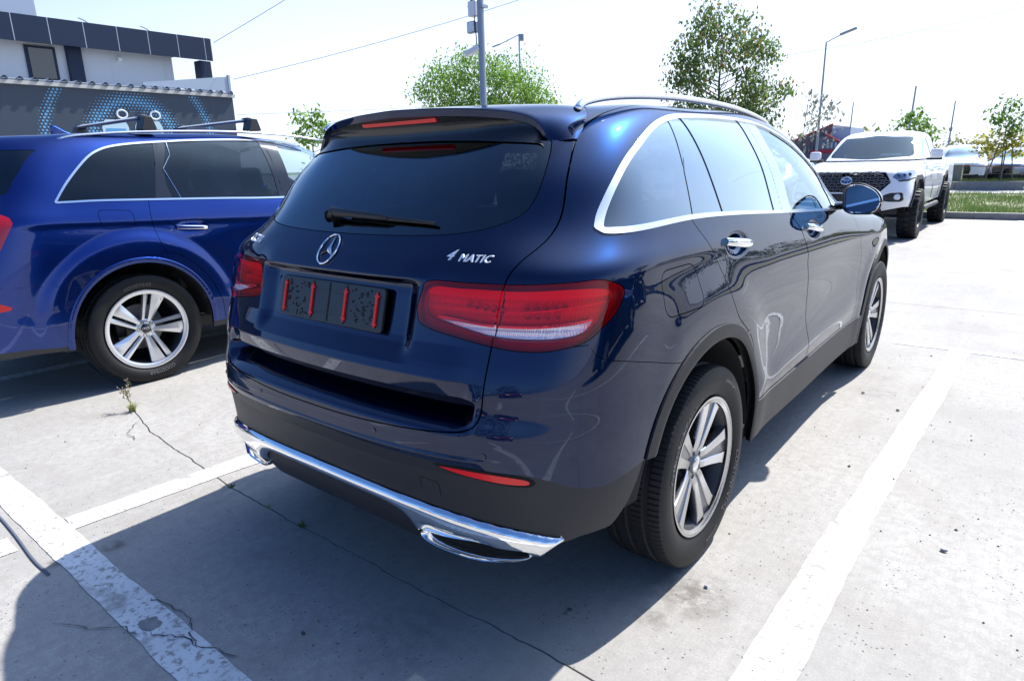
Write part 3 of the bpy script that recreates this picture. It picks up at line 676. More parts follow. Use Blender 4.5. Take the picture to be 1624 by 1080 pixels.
REDM = mat('lamp_mid_red', (.80, .006, .018), .22, 0, .5); ribbed(REDM, 45, .002)
# --- tail lights, outline in (x+y, z)
LT = smooth_poly([(.508, 1.020), (.516, .999), (.56, .985), (.614, .977), (.784, .957), (.866, .950), (.967, .949), (1.07, .958), (1.142, .972), (1.205, 1.003), (1.262, 1.036), (1.300, 1.078), (1.293, 1.098), (1.248, 1.116), (1.190, 1.126), (1.10, 1.124), (.984, 1.121), (.863, 1.119), (.70, 1.118), (.560, 1.116), (.530, 1.085), (.508, 1.045)], True, 8)
def lt_f(s): return rearonly(s, pdist(uz(s), LT))
li, gate = gate.split(lt_f(gate)); lo, up = up.split(lt_f(up))
def lamp(s, name):
    s, _ = s.split(lt_f(s) + .002)
    d = -pdist(uz(s), LT); outer = Surf(s.V + s.N * (.010 * sstep(0, .035, d))[:, None], s.F, s.N)
    whitep = smooth_poly([(.588, 1.020), (.66, 1.018), (.78, 1.010), (.95, 1.010), (1.12, 1.020), (1.155, 1.026), (1.150, 1.012), (1.11, .988), (1.02, .978), (.92, .976), (.80, .980), (.70, .995), (.64, 1.006)], True, 6)
    wl, outer = outer.split(pdist(uz(outer), whitep))
    r = S(name, outer, REDLENS, rim=0); 
    for k in (0, 1): surf_obj('clear_lens', wl if k == 0 else wl.mirror(), CLEARLENS, r[k], rim=0)
    base = s.offset(-.020)
    u, z = base.V[:, 0] + base.V[:, 1], base.V[:, 2]
    # zones: dark surround, bright field, clear reversing strip
    fieldp = smooth_poly([(.560, 1.020), (.575, 1.090), (.70, 1.095), (.9, 1.096), (1.08, 1.100), (1.185, 1.098), (1.23, 1.088), (1.225, 1.06), (1.19, 1.018), (1.14, .990), (1.04, .976), (.9, .972), (.78, .980), (.65, .998)], True, 6)
    whitep = smooth_poly([(.588, 1.020), (.66, 1.018), (.78, 1.010), (.95, 1.010), (1.12, 1.020), (1.155, 1.026), (1.150, 1.012), (1.11, .988), (1.02, .978), (.92, .976), (.80, .980), (.70, .995), (.64, 1.006)], True, 6)
    wsf, base = base.split(pdist(np.stack([u, z], 1), whitep)); u, z = base.V[:, 0] + base.V[:, 1], base.V[:, 2]
    fsf, base = base.split(pdist(np.stack([u, z], 1), fieldp))
    for k in (0, 1):
        par = r[k]; mir = (lambda q: q) if k == 0 else (lambda q: q.mirror())
        surf_obj('lamp_surround', mir(base), REDD, par, rim=-.018)
        top_, bot_ = fsf.split(1.078 - fsf.V[:, 2])
        surf_obj('lamp_field', mir(Surf(top_.V + top_.N * .008, top_.F, top_.N)), RED, par, rim=.01)
        surf_obj('lamp_bowl', mir(Surf(bot_.V, bot_.F, bot_.N)), REDM, par, rim=.01)
        rib = Surf(wsf.V + wsf.N * (.012 + .0015 * np.sign(np.sin((wsf.V[:, 0] + wsf.V[:, 1]) * 800)) * (np.abs(wsf.V[:, 0] + wsf.V[:, 1] - 1.0) < .06))[:, None], wsf.F)
        surf_obj('reversing_reflector', mir(rib), WHITEREF, par, rim=0)
    return r
lr_in = lamp(li, 'tailgate_light'); lr_out = lamp(lo, 'tail_light')
# small led cups and light guide inside the lamps, as sub-parts
_q = full.V[(full.V[:, 1] < .8) & (full.V[:, 2] > .85) & (full.V[:, 2] < 1.2)]; _lu = Lookup(np.stack([_q[:, 0] + _q[:, 1], _q[:, 1], _q[:, 2]], 1), 1, slice(None))
def surf_pt(u, z):
    y_ = float(_lu(u, z)[0]); sel = np.argmin((full.V[:, 0] + full.V[:, 1] - u)**2 + (full.V[:, 2] - z)**2 + 10 * (full.V[:, 1] > 1)); return np.array([u - y_, y_, z]), full.N[sel]
def _old_pt(u, z):
    sel = np.argmin((full.V[:, 0] + full.V[:, 1] - u)**2 + (full.V[:, 2] - z)**2 + 10 * (full.V[:, 1] > 1)); return full.V[sel], full.N[sel]
for k, sg in ((0, 1), (1, -1)):
    for (u0, n_, du, z0, par) in ((.70, 5, .030, 1.062, lr_in[k]), (.915, 5, .036, 1.062, lr_out[k]), (.915, 4, .038, 1.038, lr_out[k])):
        for i in range(n_):
            P_, N_ = surf_pt(u0 + i * du, z0 - (.0 if u0 > .8 else i * .003)); c = (P_ - N_ * .0145) * [sg, 1, 1]
            m = MB(); n_v = Vector((N_[0]*sg, N_[1], N_[2])); q = n_v.to_track_quat('X', 'Z').to_matrix()
            m.revolve([(.000, .0085), (-.001, .0062), (-.005, .003), (-.005, 0)], n=12); m.V = [tuple(q @ Vector(v) + Vector(c)) for v in m.V]
            m.build('led_cup', mat('led_cup_red', (.45, .004, .008), .3, 0, .3), par, smooth=True)
    pts = []
    for u in np.linspace(.885, 1.22, 14):
        P_, N_ = surf_pt(u, 1.047 + (u - .885) * .06); pts.append((P_ - N_ * .010) * [sg, 1, 1])
    MB().tube(pts, .0022, 6).build('light_guide', RED, lr_out[k], smooth=True)
S('tailgate', gate, P_NAVY, both=True, rim=.014)

# --- bumper skin below the side seam
def bs_z(s):
    u = s.V[:, 0] + s.V[:, 1]; return np.interp(u, [0, .80, 1.142, 1.165, 1.206, 1.323, 1.425, 1.583, 1.75], [.96, .96, .960, .930, .914, .891, .868, .830, .80])
fb_ = np.where(up.V[:, 1] < 1.3, up.V[:, 2] - bs_z(up), .5)
bump, up = up.split(fb_ - GAP * .5); bump, _ = bump.split(np.where(bump.V[:, 1] < 1.3, bump.V[:, 2] - bs_z(bump), .5) + GAP * .5)
S('rear_bumper', bump, P_NAVY, both=True, rim=.012)
# --- doors
RD = smooth_poly([(.868, 1.270), (.884, 1.238), (.942, 1.160), (1.001, 1.081), (1.057, .989), (1.100, .925), (1.160, .868), (1.30, .78), (1.372, .70), (1.39, .56), (1.40, .468), (2.170, .455), (2.180, .49), (2.160, .716), (2.115, .83), (2.057, .943), (1.98, 1.107), (1.892, 1.182), (1.86, 1.27)], True, 6, sharp=(0, 10, 11, 18))
FD = smooth_poly([(1.866, 1.27), (1.898, 1.182), (1.986, 1.107), (2.063, .943), (2.121, .83), (2.166, .716), (2.186, .49), (2.176, .455), (3.12, .455), (3.150, .50), (3.181, .758), (3.15, .88), (3.097, .97), (3.05, 1.06), (3.03, 1.13), (2.95, 1.27)], True, 6, sharp=(0, 7, 8, 15))
def side_f(s, pl): return only(s, pdist(yz(s), pl), (s.V[:, 0] > .6) & (s.V[:, 2] < 1.26))
for nm, pl in (('rear_door', RD), ('front_door', FD)):
    f = side_f(up, pl); door, up = up.split(f - GAP); door, _ = door.split(side_f(door, pl) + GAP * .6)
    S(nm, door, P_NAVY, rim=.014)
# --- fuel flap
FF = round_poly([(.598, 1.112), (.82, 1.112), (.858, .972), (.612, .972)], .045, 8)
f = side_f(up, FF); flap, up = up.split(f - GAP * .8); flap, _ = flap.split(side_f(flap, FF) + GAP * .6)
surf_obj('fuel_flap', flap, P_NAVY, suv, OF, .01); surf_obj('quarter_patch', flap.offset(0).mirror(), P_NAVY, suv, OF, 0)
# --- bonnet and windscreen
HD = [(-.2, 3.50), (.60, 3.50), (.71, 3.62), (.66, 3.9), (.60, 4.12), (.45, 4.34), (.2, 4.45), (-.2, 4.47)]
f = np.where((up.V[:, 1] > 3.2) & (up.V[:, 2] > .95), pdist(up.V[:, :2], np.array(HD)), .5); hood, up = up.split(f - GAP); hood, _ = hood.split(pdist(hood.V[:, :2], np.array(HD)) + GAP)
S('bonnet', hood, P_NAVY, both=True, rim=.014)
WS = smooth_poly([(-.2, 1.127), (.30, 1.128), (.62, 1.15), (.665, 1.20), (.60, 1.36), (.50, 1.500), (.3, 1.515), (-.2, 1.52)], True, 6)
f = np.where(up.V[:, 1] > 2.2, pdist(xz(up), WS), .5); ws, up = up.split(f); S('windscreen', ws.offset(-.002), CLEAR, both=True, rim=.004)
HLP = smooth_poly([(.42, .80), (.60, .86), (.80, .93), (.86, .96), (.86, .88), (.78, .78), (.6, .74), (.45, .75)], True, 6)
f = np.where(up.V[:, 1] > 4.1, pdist(xz(up), HLP), .5); hl, up = up.split(f); S('headlight', hl, WHITEREF, rim=.01)
GRL = np.array([(-.2, .52), (.36, .52), (.40, .70), (.34, .86), (-.2, .88)]); f = np.where(up.V[:, 1] > 4.1, pdist(xz(up), GRL), .5); gr, up = up.split(f); S('front_grille', gr.offset(-.01), GLOSSBLACK, both=True, rim=0)
S('body_shell', up, P_NAVY, both=True, rim=.016)

# --- spoiler
UNDER = mat('spoiler_black', (.004, .004, .006), .25, 0, .25)
n = 49; t = np.linspace(-1, 1, n)
ts = [0, .30, .52, .70, .80, .88, .94, 1.0]; at_ = np.abs(t)
bx = np.interp(at_, ts, [0, .183, .336, .443, .506, .538, .554, .566]); by = np.interp(at_, ts, [.413, .423, .449, .489, .518, .526, .527, .527]); bz = np.interp(at_, ts, [1.604, 1.599, 1.590, 1.577, 1.562, 1.533, 1.504, 1.478])
ax_ = np.interp(at_, ts, [0, .22, .39, .50, .565, .598, .614, .624]); ay = np.interp(at_, ts, [.876, .866, .835, .785, .735, .685, .636, .583])
sel = full.V[:, 1] < 1.4; FV = full.V[sel & (full.V[:, 2] > 1.44)]
def nearest_z(x, y):
    d = (FV[:, 0] - x)**2 + (FV[:, 1] - y)**2 ; k = np.argpartition(d, 5)[:5]; return FV[k, 2].mean()
az = np.interp(at_, ts, [1.6215, 1.617, 1.6105, 1.598, 1.580, 1.556, 1.527, 1.487])
az = np.array([nearest_z(a, b) if a < .56 else c for a, b, c in zip(ax_, ay, az)])
sg = np.sign(t)
def sm(a, k=2):
    a = a.copy()
    for _ in range(k): a[1:-1] = .25*a[:-2] + .5*a[1:-1] + .25*a[2:]
    return a
_Fs = full.V[sel & (full.V[:, 2] > 1.40)]; _Ns = full.N[sel & (full.V[:, 2] > 1.40)]
A0 = np.stack([ax_, ay, az], 1)
for _i in range(len(A0)):
    _d = ((_Fs - A0[_i])**2).sum(1); _k = np.argpartition(_d, 4)[:4]; _nn = _Ns[_k].mean(0); _nn /= np.linalg.norm(_nn); A0[_i] -= _nn * (((A0[_i] - _Fs[_k]) @ _nn).mean() - .001)
ax_, ay, az = A0.T
Ac = np.stack([sm(sg*ax_), sm(ay), sm(az)], 1); Bc = np.stack([sm(sg*bx), sm(by), sm(bz)], 1)
rows = []
for q in np.linspace(0, 1, 14):
    P_ = Ac * (1-q) + Bc * q; b = 4*q*(1-q); out = np.stack([np.sign(t) * np.abs(t)**6, 0*t, 1 - np.abs(t)**6 * .6], 1)
    rows.append(P_ + out * (b * (.009 + .003 * np.abs(t)**4))[:, None])
lipn = np.stack([-.15*np.sign(t)*np.abs(t)**6, 0*t + .004, -(1 - .35 * np.abs(t)**8)], 1)
r1 = Bc + np.stack([0*t, 0*t - .003, 0*t - .004], 1); r2 = Bc + lipn * .024; 
top = rows + [r1, r2]
V_, F_ = loft(top); sp = mesh('roof_spoiler', V_, [f[::-1] for f in F_], P_NAVY, suv, OF, smooth=True, angle=42)
cz = np.interp(at_, ts, [1.503, 1.501, 1.495, 1.488, 1.484, 1.481, 1.478, 1.470]); cx = bx * .992; cy = rear_y(cx, cz) - .004
Cc = np.stack([sg*cx, cy, cz], 1); r3 = Bc + lipn * .026 + np.stack([-.004*sg, 0*t + .008, 0*t], 1)
und = [r2 + [0, .001, 0], r3] + [r3*(1-q) + Cc*q + np.stack([0*t, 1 + 0*t, .3 + 0*t], 1) * ((1 - at_**3) * .02*4*q*(1-q))[:, None] for q in np.linspace(.15, 1, 8)]
V_, F_ = loft(und); us = mesh('spoiler_underside', V_, [f[::-1] for f in F_], UNDER, suv, OF, smooth=True, angle=50)
bl = MB(); bp = round_poly([(-.182, 1.558), (.182, 1.558), (.182, 1.579), (-.182, 1.579)], .006)
bl.prism(bp, lambda u, v, d: (u, .417 + d + (1.58 - v) * .45 + u*u*.5, v), .0, .03); o = bl.build('third_brake_light', REFL, us)
# --- roof rails, antenna
for s in (1, -1):
    pts = [(s*x, y, z) for x, y, z in ((.612, .60, 1.575), (.612, .64, 1.596), (.613, .78, 1.618), (.616, 1.0, 1.634), (.618, 1.3, 1.643), (.618, 1.7, 1.638), (.61, 2.0, 1.622), (.60, 2.25, 1.597), (.592, 2.36, 1.572))]
    P_ = smooth_poly(pts, False, 5); MB().tube(P_, .014, 10, flat=.8).build('roof_rail', SATIN, suv, OF, smooth=True)
# --- door handles
for s in (1, -1):
    for (hy, hz, tilt) in ((1.195, 1.128, -.03), (2.185, 1.092, -.035)):
        n_ = 13; rows = []
        for i in range(n_):
            q = i / (n_ - 1); y = hy - .115 + .23 * q; bow = np.sin(pi * min(1, max(0, q)))**.35; cx_ = .918 + .004 - (1 - bow) * .022 + (.0 if hy < 2 else -.005); hh = .0135 * (1 + .25 * np.sin(pi*q)); zc_ = hz + .006 + tilt * (q - .5)
            a = np.linspace(0, 2*pi, 12, endpoint=False); rows.append(np.stack([s * (cx_ + .011 * np.cos(a)), np.full(12, y), zc_ + hh * np.sin(a)], 1))
        Vv = np.concatenate(rows); Ff = [(i*12+j, i*12+(j+1) % 12, (i+1)*12+(j+1) % 12, (i+1)*12+j) for i in range(n_-1) for j in range(12)] + [tuple(range(12)), tuple((n_-1)*12 + j for j in range(12))[::-1]]
        mesh('door_handle', Vv, Ff, CHROME, suv, OF, smooth=True, angle=60)
# --- reflectors in the rear cladding
RP = smooth_poly([(.522, .6275), (.555, .6205), (.61, .6095), (.70, .598), (.757, .597), (.768, .6045), (.75, .6135), (.68, .6215), (.60, .6270)], True, 6, sharp=(0,))
rf, _ = full.split(rearonly(full, pdist(xz(full), RP)))
d = -pdist(xz(rf), RP); S('bumper_reflector', Surf(rf.V + rf.N * (.004 + .004 * sstep(0, .01, d))[:, None], rf.F, rf.N), REFL, rim=.008)
RP2 = smooth_poly([(.508, .6315), (.545, .616), (.61, .6045), (.70, .592), (.765, .590), (.780, .6045), (.752, .6195), (.68, .6275), (.60, .6325)], True, 6, sharp=(0,))
rf, _ = full.split(rearonly(full, pdist(xz(full), RP2))); S('reflector_bezel', rf.offset(.0025), INNER, rim=.004)
# towing-eye cover: a fine square outline
for seg in ([(.452, .532), (.452, .566), (.458, .572)], [(.458, .572), (.508, .566), (.515, .558)], [(.515, .558), (.517, .520)]):
    pts = [(x, float(rear_y(x, z)[0]) - .0003, z) for x, z in seg]; MB().tube(pts, .0009, 4).build('cover_outline', INNER, suv, OF)

# --- wing mirrors
def mirror_side(s):
    pl = round_poly([(.912, 1.150), (.903, 1.255), (.935, 1.282), (.995, 1.278), (1.055, 1.250), (1.086, 1.205), (1.078, 1.160), (1.05, 1.135), (.95, 1.132)], .022, 5)
    c = pl.mean(0); rows = []
    for k, (dy, sc) in enumerate(((.0, .90), (-.006, .97), (.0, 1.0), (.035, 1.03), (.08, .97), (.12, .80), (.145, .5), (.15, .1))):
        q = c + (pl - c) * sc; rows.append(np.stack([s * q[:, 0], 2.66 + dy + (q[:, 0] - .91) * -.12 + 0*q[:, 0], q[:, 1]], 1))
    n_ = len(pl); Vv = np.concatenate(rows); Ff = [(i*n_+j, i*n_+(j+1) % n_, (i+1)*n_+(j+1) % n_, (i+1)*n_+j) for i in range(len(rows)-1) for j in range(n_)]
    if s > 0: Ff = [f[::-1] for f in Ff]
    h = mesh('wing_mirror', Vv, Ff, P_NAVY, suv, OF, smooth=True, angle=50)
    q = c + (pl - c) * .90; mg = MB(); mg.add(np.stack([s * q[:, 0], 2.664 + (q[:, 0] - .91) * -.12, q[:, 1]], 1), [tuple(range(n_)) if s > 0 else tuple(range(n_))[::-1]]); mg.build('mirror_glass', mat('mirror_glass', (.55, .62, .72), .02, 1.), h)
    q = c + (pl - c) * 1.012; pts = [(s*a, 2.668 + (a-.91)*-.12, b) for a, b in np.vstack([q, q[:1]])]
    MB().tube(pts, .006, 6, cap=False).build('mirror_frame', BLACK, h, smooth=True)
    MB().tube([(s*.86, 2.74, 1.165), (s*.90, 2.73, 1.165), (s*.95, 2.73, 1.18)], [.030, .026, .03], 10, flat=.7).build('mirror_stalk', GLOSSBLACK, h, smooth=True)
mirror_side(1); mirror_side(-1)

# --- wheels and wells
def liner(parent, s, y, x0, r, of, zc=.365):
    a = np.linspace(.0, pi - (.22 if y < 2 else 0), 26); prof = [(.0, r), (-.16, r + .01), (-.30, r), (-.31, .25), (-.31, .0)]
    rows = [np.stack([np.full(26, s * (x0 + px)), y + pr * np.cos(a), zc + pr * np.sin(a)], 1) for px, pr in prof]
    V_, F_ = loft(rows); return mesh('wheel_liner', V_, F_, mat('liner_felt', (.016, .016, .016), .95), parent, of, smooth=True, angle=40)
LET = [('CONTINENTAL', 2.55, .298, .034), ('CONTINENTAL', -.55, .298, .034), ('CROSSCONTACT', 1.0, .315, .015), ('235/60R18 103H', 2.0, .293, .012), ('Continental', -1.35, .309, .020)]
for (y, s) in ((.96, 1), (3.833, 1), (.96, -1), (3.833, -1)):
    w = build_wheel('double', .3695, .236, .249, suv, (s*.812, y - 2.33, .3655), s < 0, LET if s > 0 else None)
    w.rotation_euler.x = 0
    liner(suv, s, y, .895, .465, OF)
    MB().tube([(s*.55, y + .12, .30), (s*.62, y + .02, .36), (s*.70, y, .366)], .03, 8).build('suspension_arm', BLACK, suv, OF)

# --- badges
BADGE = mat('badge_silver', (.92, .93, .95), .42, .55)
def on_rear(V2, x0, z0, lift, rot=0.):
    x = x0 + V2[:, 0]*cos(rot) - V2[:, 1]*sin(rot); z = z0 + V2[:, 0]*sin(rot) + V2[:, 1]*cos(rot)
    return np.stack([x, rear_y(np.abs(x), z) - lift - V2[:, 2], z], 1)
sm_ = MB(); SC = (-.040, 1.176)
pts = [(.0425*cos(a), .0425*sin(a)) for a in np.linspace(0, 2*pi, 49)]; P3 = [(SC[0] + a, float(rear_y(abs(SC[0] + a), SC[1] + b)[0]) - .006, SC[1] + b) for a, b in pts]
sm_.tube(P3, .0030, 8, cap=False, up=(0, 1, 0))
yc0 = float(rear_y(abs(SC[0]), SC[1])[0])
for k in range(3):
    a = pi/2 + k*2*pi/3; tip = (.040*cos(a), .040*sin(a)); l1 = (.0085*cos(a+pi/3), .0085*sin(a+pi/3)); l2 = (.0085*cos(a-pi/3), .0085*sin(a-pi/3))
    def P(q, d): return (SC[0] + q[0], float(rear_y(abs(SC[0]+q[0]), SC[1]+q[1])[0]) - d, SC[1] + q[1])
    sm_.add([P(tip, .005), P(l1, .003), P((0, 0), .010), P(l2, .003)], [(0, 2, 1), (0, 3, 2)])
sm_.build('star_emblem', CHROME, suv, OF)
for (txt, x0, z0, size, sh_, sp_) in (('4', .463, 1.1825, .038, .45, 1.), ('MATIC', .545, 1.1765, .026, .12, 1.1), ('GLC300', -.555, 1.180, .036, 0., 1.05)):
    TV, TF = text_geo(txt, size, sh_, .0016, sp_); n_ = len(TV); TV = np.concatenate([TV + [-.0007, 0, 0], TV + [.0007, 0, .00005]]); TF = TF + [tuple(i + n_ for i in f) for f in TF]
    if txt != 'GLC300': TV = TV * [1.15, 1, 1]
    mesh('badge_lettering', on_rear(TV, x0, z0, .002, -.01), TF, BADGE, suv, OF)
# --- plate frame
def plate_pt(u, v, d): return (u, .1125 + (v) * .27 - d, 1.0155 + v)
FRM = mat('plate_frame_plastic', (.012, .014, .018), .33)
fr = MB().prism(round_poly([(-.262, -.064), (.262, -.064), (.262, .064), (-.262, .064)], .012), plate_pt, 0, .012).build('number_plate_frame', FRM, suv, OF, bevel=.002)
def pbox(u, v, du, dv, d0, d1, mb): return mb.prism([(u-du/2, v-dv/2), (u+du/2, v-dv/2), (u+du/2, v+dv/2), (u-du/2, v+dv/2)], plate_pt, d0, d1)
REDP = mat('red_clip_plastic', (.75, .012, .012), .4)
for cu in (-.236, -.085, .085, .232):
    m = MB(); pbox(cu, 0, .0085, .080, .0125, .018, m)
    for vv in (-.04, .04):
        m.prism([(cu + r*cos(a), vv + r*sin(a)) for k in range(8) for a, r in [(k*pi/4, .0125 if k % 2 == 0 else .0055)]], plate_pt, .0125, .017)
    m.build('plate_clip', REDP, fr)
rnd = random.Random(4); hm = MB()
for cu in (-.085, 0, .085): pbox(cu, 0, .007, .118, .0122, .0128, hm)
for sgn in (-1, 1):
    for k in range(44):
        u = sgn * rnd.uniform(.105, .222); v = rnd.uniform(-.052, .052); 
        if rnd.random() < .5: pbox(u, v, rnd.choice((.004, .006, .012)), rnd.choice((.004, .006, .016)), .0122, .0127 + rnd.random()*.0004, hm)
        else: hm.prism([(u + .0035*cos(a), v + .0035*sin(a)) for a in np.linspace(0, 2*pi, 7)[:-1]], plate_pt, .0122, .0127 + rnd.random()*.0004)
tag(hm.build('mounting_slot', INNER, fr), kind='stuff')
for v in (-.035, 0.03): m = MB(); pbox(0, v, .16, .0015, .0121, .0135, m); m.build('frame_rib', FRM, fr)
# --- wiper
wp = MB(); wpts = [(-.115, 1.277), (-.06, 1.275), (.02, 1.268), (.10, 1.262), (.18, 1.257)]
def rp(x, z, d): return (x, float(rear_y(abs(x), z)[0]) - d, z)
arm = MB().tube([rp(-.118, 1.272, .02), rp(-.10, 1.287, .034), rp(-.02, 1.284, .036), rp(.14, 1.277, .030), rp(.17, 1.273, .022)], [.016, .018, .013, .009, .007], 10, flat=.7, up=(0, 1, 0)).build('rear_wiper', BLACK, suv, OF, smooth=True)
MB().tube([rp(-.03, 1.276, .012), rp(.15, 1.272, .014), rp(.365, 1.262, .012)], [.006, .008, .005], 8, up=(0, 1, 0)).build('wiper_blade', BLACK, arm, smooth=True)
MB().revolve([(.0, .02), (.03, .018), (.034, 0)], c=(0, 0, 0), n=16, axis='y').build('wiper_pivot', BLACK, arm, loc=(-.105, float(rear_y(.105, 1.272)[0]) - .034, 1.272), smooth=True, angle=50)
# parking sensors
for (x, z) in ((.30, .684), (.66, .672), (-.30, .684), (-.66, .672)):
    y = float(rear_y(abs(x), z)[0]); MB().revolve([(-.0012, 0), (-.0012, .009), (.004, .0095)], c=(x, y, z), n=16, axis='y').build('parking_sensor', P_NAVY, suv, OF, smooth=True, angle=30)
# --- cabin
def seat(x, y, w, parent, L, back=True, sc=1.):
    s = empty('seat', (x, y + L[1], 0)); s.parent = parent
    MB().box((0, .0, .62*sc), (w, .5, .16)).build('seat_cushion', SEAT, s, bevel=.05)
    MB().box((0, -.26, .93*sc), (w, .14, .62), rx=.2).build('seat_back', SEAT, s, bevel=.05)
    for dx in ((0,) if w < .7 else (-.42, 0, .42)):
        MB().box((dx, -.33, 1.31*sc), (.26, .10, .18), rx=.15).build('headrest', SEAT, s, bevel=.04)
seat(-.40, 2.35, .52, suv, OF); seat(.40, 2.35, .52, suv, OF); seat(0, 1.45, 1.3, suv, OF)
MB().box((0, 3.15, 1.02), (1.5, .5, .22)).build('dashboard', SEAT, suv, OF, bevel=.07)
P_ = [(-.38 + .18*cos(a), 2.85 - .18*sin(a)*.35, 1.06 + .18*sin(a)) for a in np.linspace(0, 2*pi, 25)]
MB().tube(P_, .014, 8, cap=False).build('steering_wheel', SEAT, suv, OF, smooth=True)
MB().box((0, 2.0, .45), (1.5, 3.3, .08)).build('cabin_floor', INNER, suv, OF)
MB().box((0, .80, 1.05), (1.3, .5, .03)).build('parcel_cover', SEAT, suv, OF)
# ------------------------------------------------------------------ the brighter blue suv on the left
def q7map(P):
    P = np.array(P, float).copy(); s = P[..., 1] - .96; z = P[..., 2]
    upq = np.clip((z - 1.12) / .4, 0, 1.2)
    P[..., 1] = np.where(s < 0, s * 1.13, s * 1.0425) - .13 * upq * np.clip((1.2 - s) / 1.2, 0, 1)
    P[..., 2] = z * 1.045 + .01 * upq; P[..., 0] = P[..., 0] * 1.042
    return P
def q7disp(V):
    x, y, z = V[..., 0].copy(), V[..., 1], V[..., 2]
    side = sstep(-.75, -.5, y) * (1 - sstep(3.1, 3.5, y)) * (z < 1.35)
    # blister over each wheel, edge at radius .67
    for yc in (0, 2.995):
        d = np.hypot((y - yc), (z - .38)); V[..., 0] += .022 * (1 - sstep(.60, .70, d)) * side
    # shoulder line
    zc = 1.142 - .045 * np.clip(y + .4, 0, 3); dz = z - zc
    V[..., 0] += np.where(dz > 0, g2(dz, 0, .07), g2(dz, 0, .025)) * .008 * side
    V[..., 0] -= .010 * g2(z, .93, .07) * sstep(.5, .9, y) * side
    V[..., 0] -= .012 * g2(z, 1.045, .035) * np.exp(-((y - .40) / .10)**4) 
    V[..., 0] = np.where(x < 1e-9, 0, V[..., 0]); return V
nu, nv = 420, 190
V = q7disp(grid_surface(q7map(SUV), nu, nv, [1, 1.2, 1.3, 1.6, 1.8, 2.0, 1.8, 1.2, 1, 1, 1, .6, .5]))
fullq = Surf(V.reshape(-1, 3), grid_tris(nv, nu)); nn = fullq.N.reshape(nv, nu, 3); nn[:, 0, 0] = 0; nn[:, -1, 0] = 0; nn[-1, :, 0] = 0
fullq.N = (nn / np.linalg.norm(nn, axis=-1, keepdims=True)).reshape(-1, 3)
blue = thing('parked_suv', 'bright blue suv with roof crossbars and silver five spoke wheels, left of the navy one', 'car', (-3.995, .743, 0))
def SB(name, s, m, both=False, rim=.008):
    if both: return surf_obj(name, s.both(), m, blue, (0, 0, 0), rim)
    return surf_obj(name, s, m, blue, (0, 0, 0), rim), surf_obj(name, s.mirror(), m, blue, (0, 0, 0), rim)
sh = fullq
for yc in (0, 2.995): sh = sh.split(only(sh, pdist(yz(sh), arch_poly(yc, .385, .462)), sh.V[:, 0] > .4))[1]
SB('inner_panel', max(sh.split(sh.V[:, 2] - 1.2)[0].offset(-.022).parts(), key=lambda q: len(q.F)), INNER, True, 0)
up = sh
D2 = smooth_poly([(-.395, 1.262), (-.372, 1.300), (-.30, 1.385), (-.20, 1.483), (-.125, 1.546), (-.06, 1.583), (.02, 1.610), (.15, 1.630), (.34, 1.645), (.705, 1.664), (1.20, 1.668), (1.6, 1.64), (1.95, 1.56), (2.25, 1.44), (2.50, 1.25), (2.42, 1.19), (1.193, 1.209), (.683, 1.229), (.162, 1.248), (-.15, 1.258), (-.34, 1.258)], True, 6, sharp=(14, 15))
win, up = up.split(only(up, pdist(yz(up), D2), up.V[:, 0] > .5)); f = pdist(yz(win), D2); inner, tr = win.split(f + .012)
SB('chrome_window_trim', tr.offset(.004), CHROME, rim=.01)
rest = inner
for nm, pl, m_ in (('quarter_window', quad((-.6, 1.1), (.158, 1.1), (.352, 1.72), (-.6, 1.72)), SIDEG),
                   ('rear_door_window', np.array([(.345, 1.1), (1.165, 1.1), (1.172, 1.23), (1.158, 1.68), (.412, 1.68), (.408, 1.63), (.325, 1.46), (.31, 1.35)]) + [0.0, 0], SIDEG),
                   ('front_door_window', quad((1.30, 1.1), (2.3, 1.1), (1.9, 1.75), (1.305, 1.75)), CLEAR)):
    pane, rest = rest.split(pdist(yz(rest), pl)); SB(nm, pane.offset(-.004), m_, rim=0)
gf = np.minimum(np.abs(rest.V[:, 1] - np.interp(rest.V[:, 2], [1.247, 1.647], [.164, .356])), np.abs(rest.V[:, 1] - np.interp(rest.V[:, 2], [1.236, 1.657], [1.21, 1.20])))
pil, _ = rest.split(.003 - gf); SB('window_pillar', pil.offset(-.001), GLOSSBLACK, rim=.012)
for bar in rest.offset(-.012).parts():
    if len(bar.F) > 6: SB('pillar_backing', bar, INNER, rim=0)
for s in (1, -1):
    m = MB(); pp = [(.43, 1.640), (.418, 1.55), (.335, 1.458), (.352, 1.40), (.395, 1.255)]
    m.tube([(s * (float(np.interp(z, [1.25, 1.46, 1.64], [.905, .835, .728])) + .006), y - .012, z) for y, z in pp], .0025, 5); m.build('bright_divider', CHROME, blue)
# rear: tail light, rear window, bumper seam, lower grey
LQ = smooth_poly([(-.2, 1.02), (-.2, 1.20), (.856, 1.213), (.905, 1.200), (.945, 1.165), (.935, 1.09), (.908, .998), (.80, 1.0)], True, 6)
lq, up = up.split(only(up, pdist(yz(up), np.array([(-1.3, 1.25), (-.676, 1.211), (-.645, 1.19), (-.638, 1.157), (-.729, .998), (-1.3, .95)])), up.V[:, 0] > .4)); SB('tail_light', lq, mat('smoked_red_lens', (.42, .006, .015), .12, 0, .8), rim=.01)
WQ = round_poly([(-.2, 1.30), (.802, 1.322), (.774, 1.458), (.722, 1.588), (-.2, 1.60)], .012)
wq, up = up.split(np.where(up.V[:, 1] < -.28, pdist(xz(up), WQ), .5)); SB('rear_window', wq.offset(-.003), TINT, True, .004)
RQ = np.array([(-.2, .640), (.93, .646), (.93, .658), (.88, .690), (-.2, .69)]); 
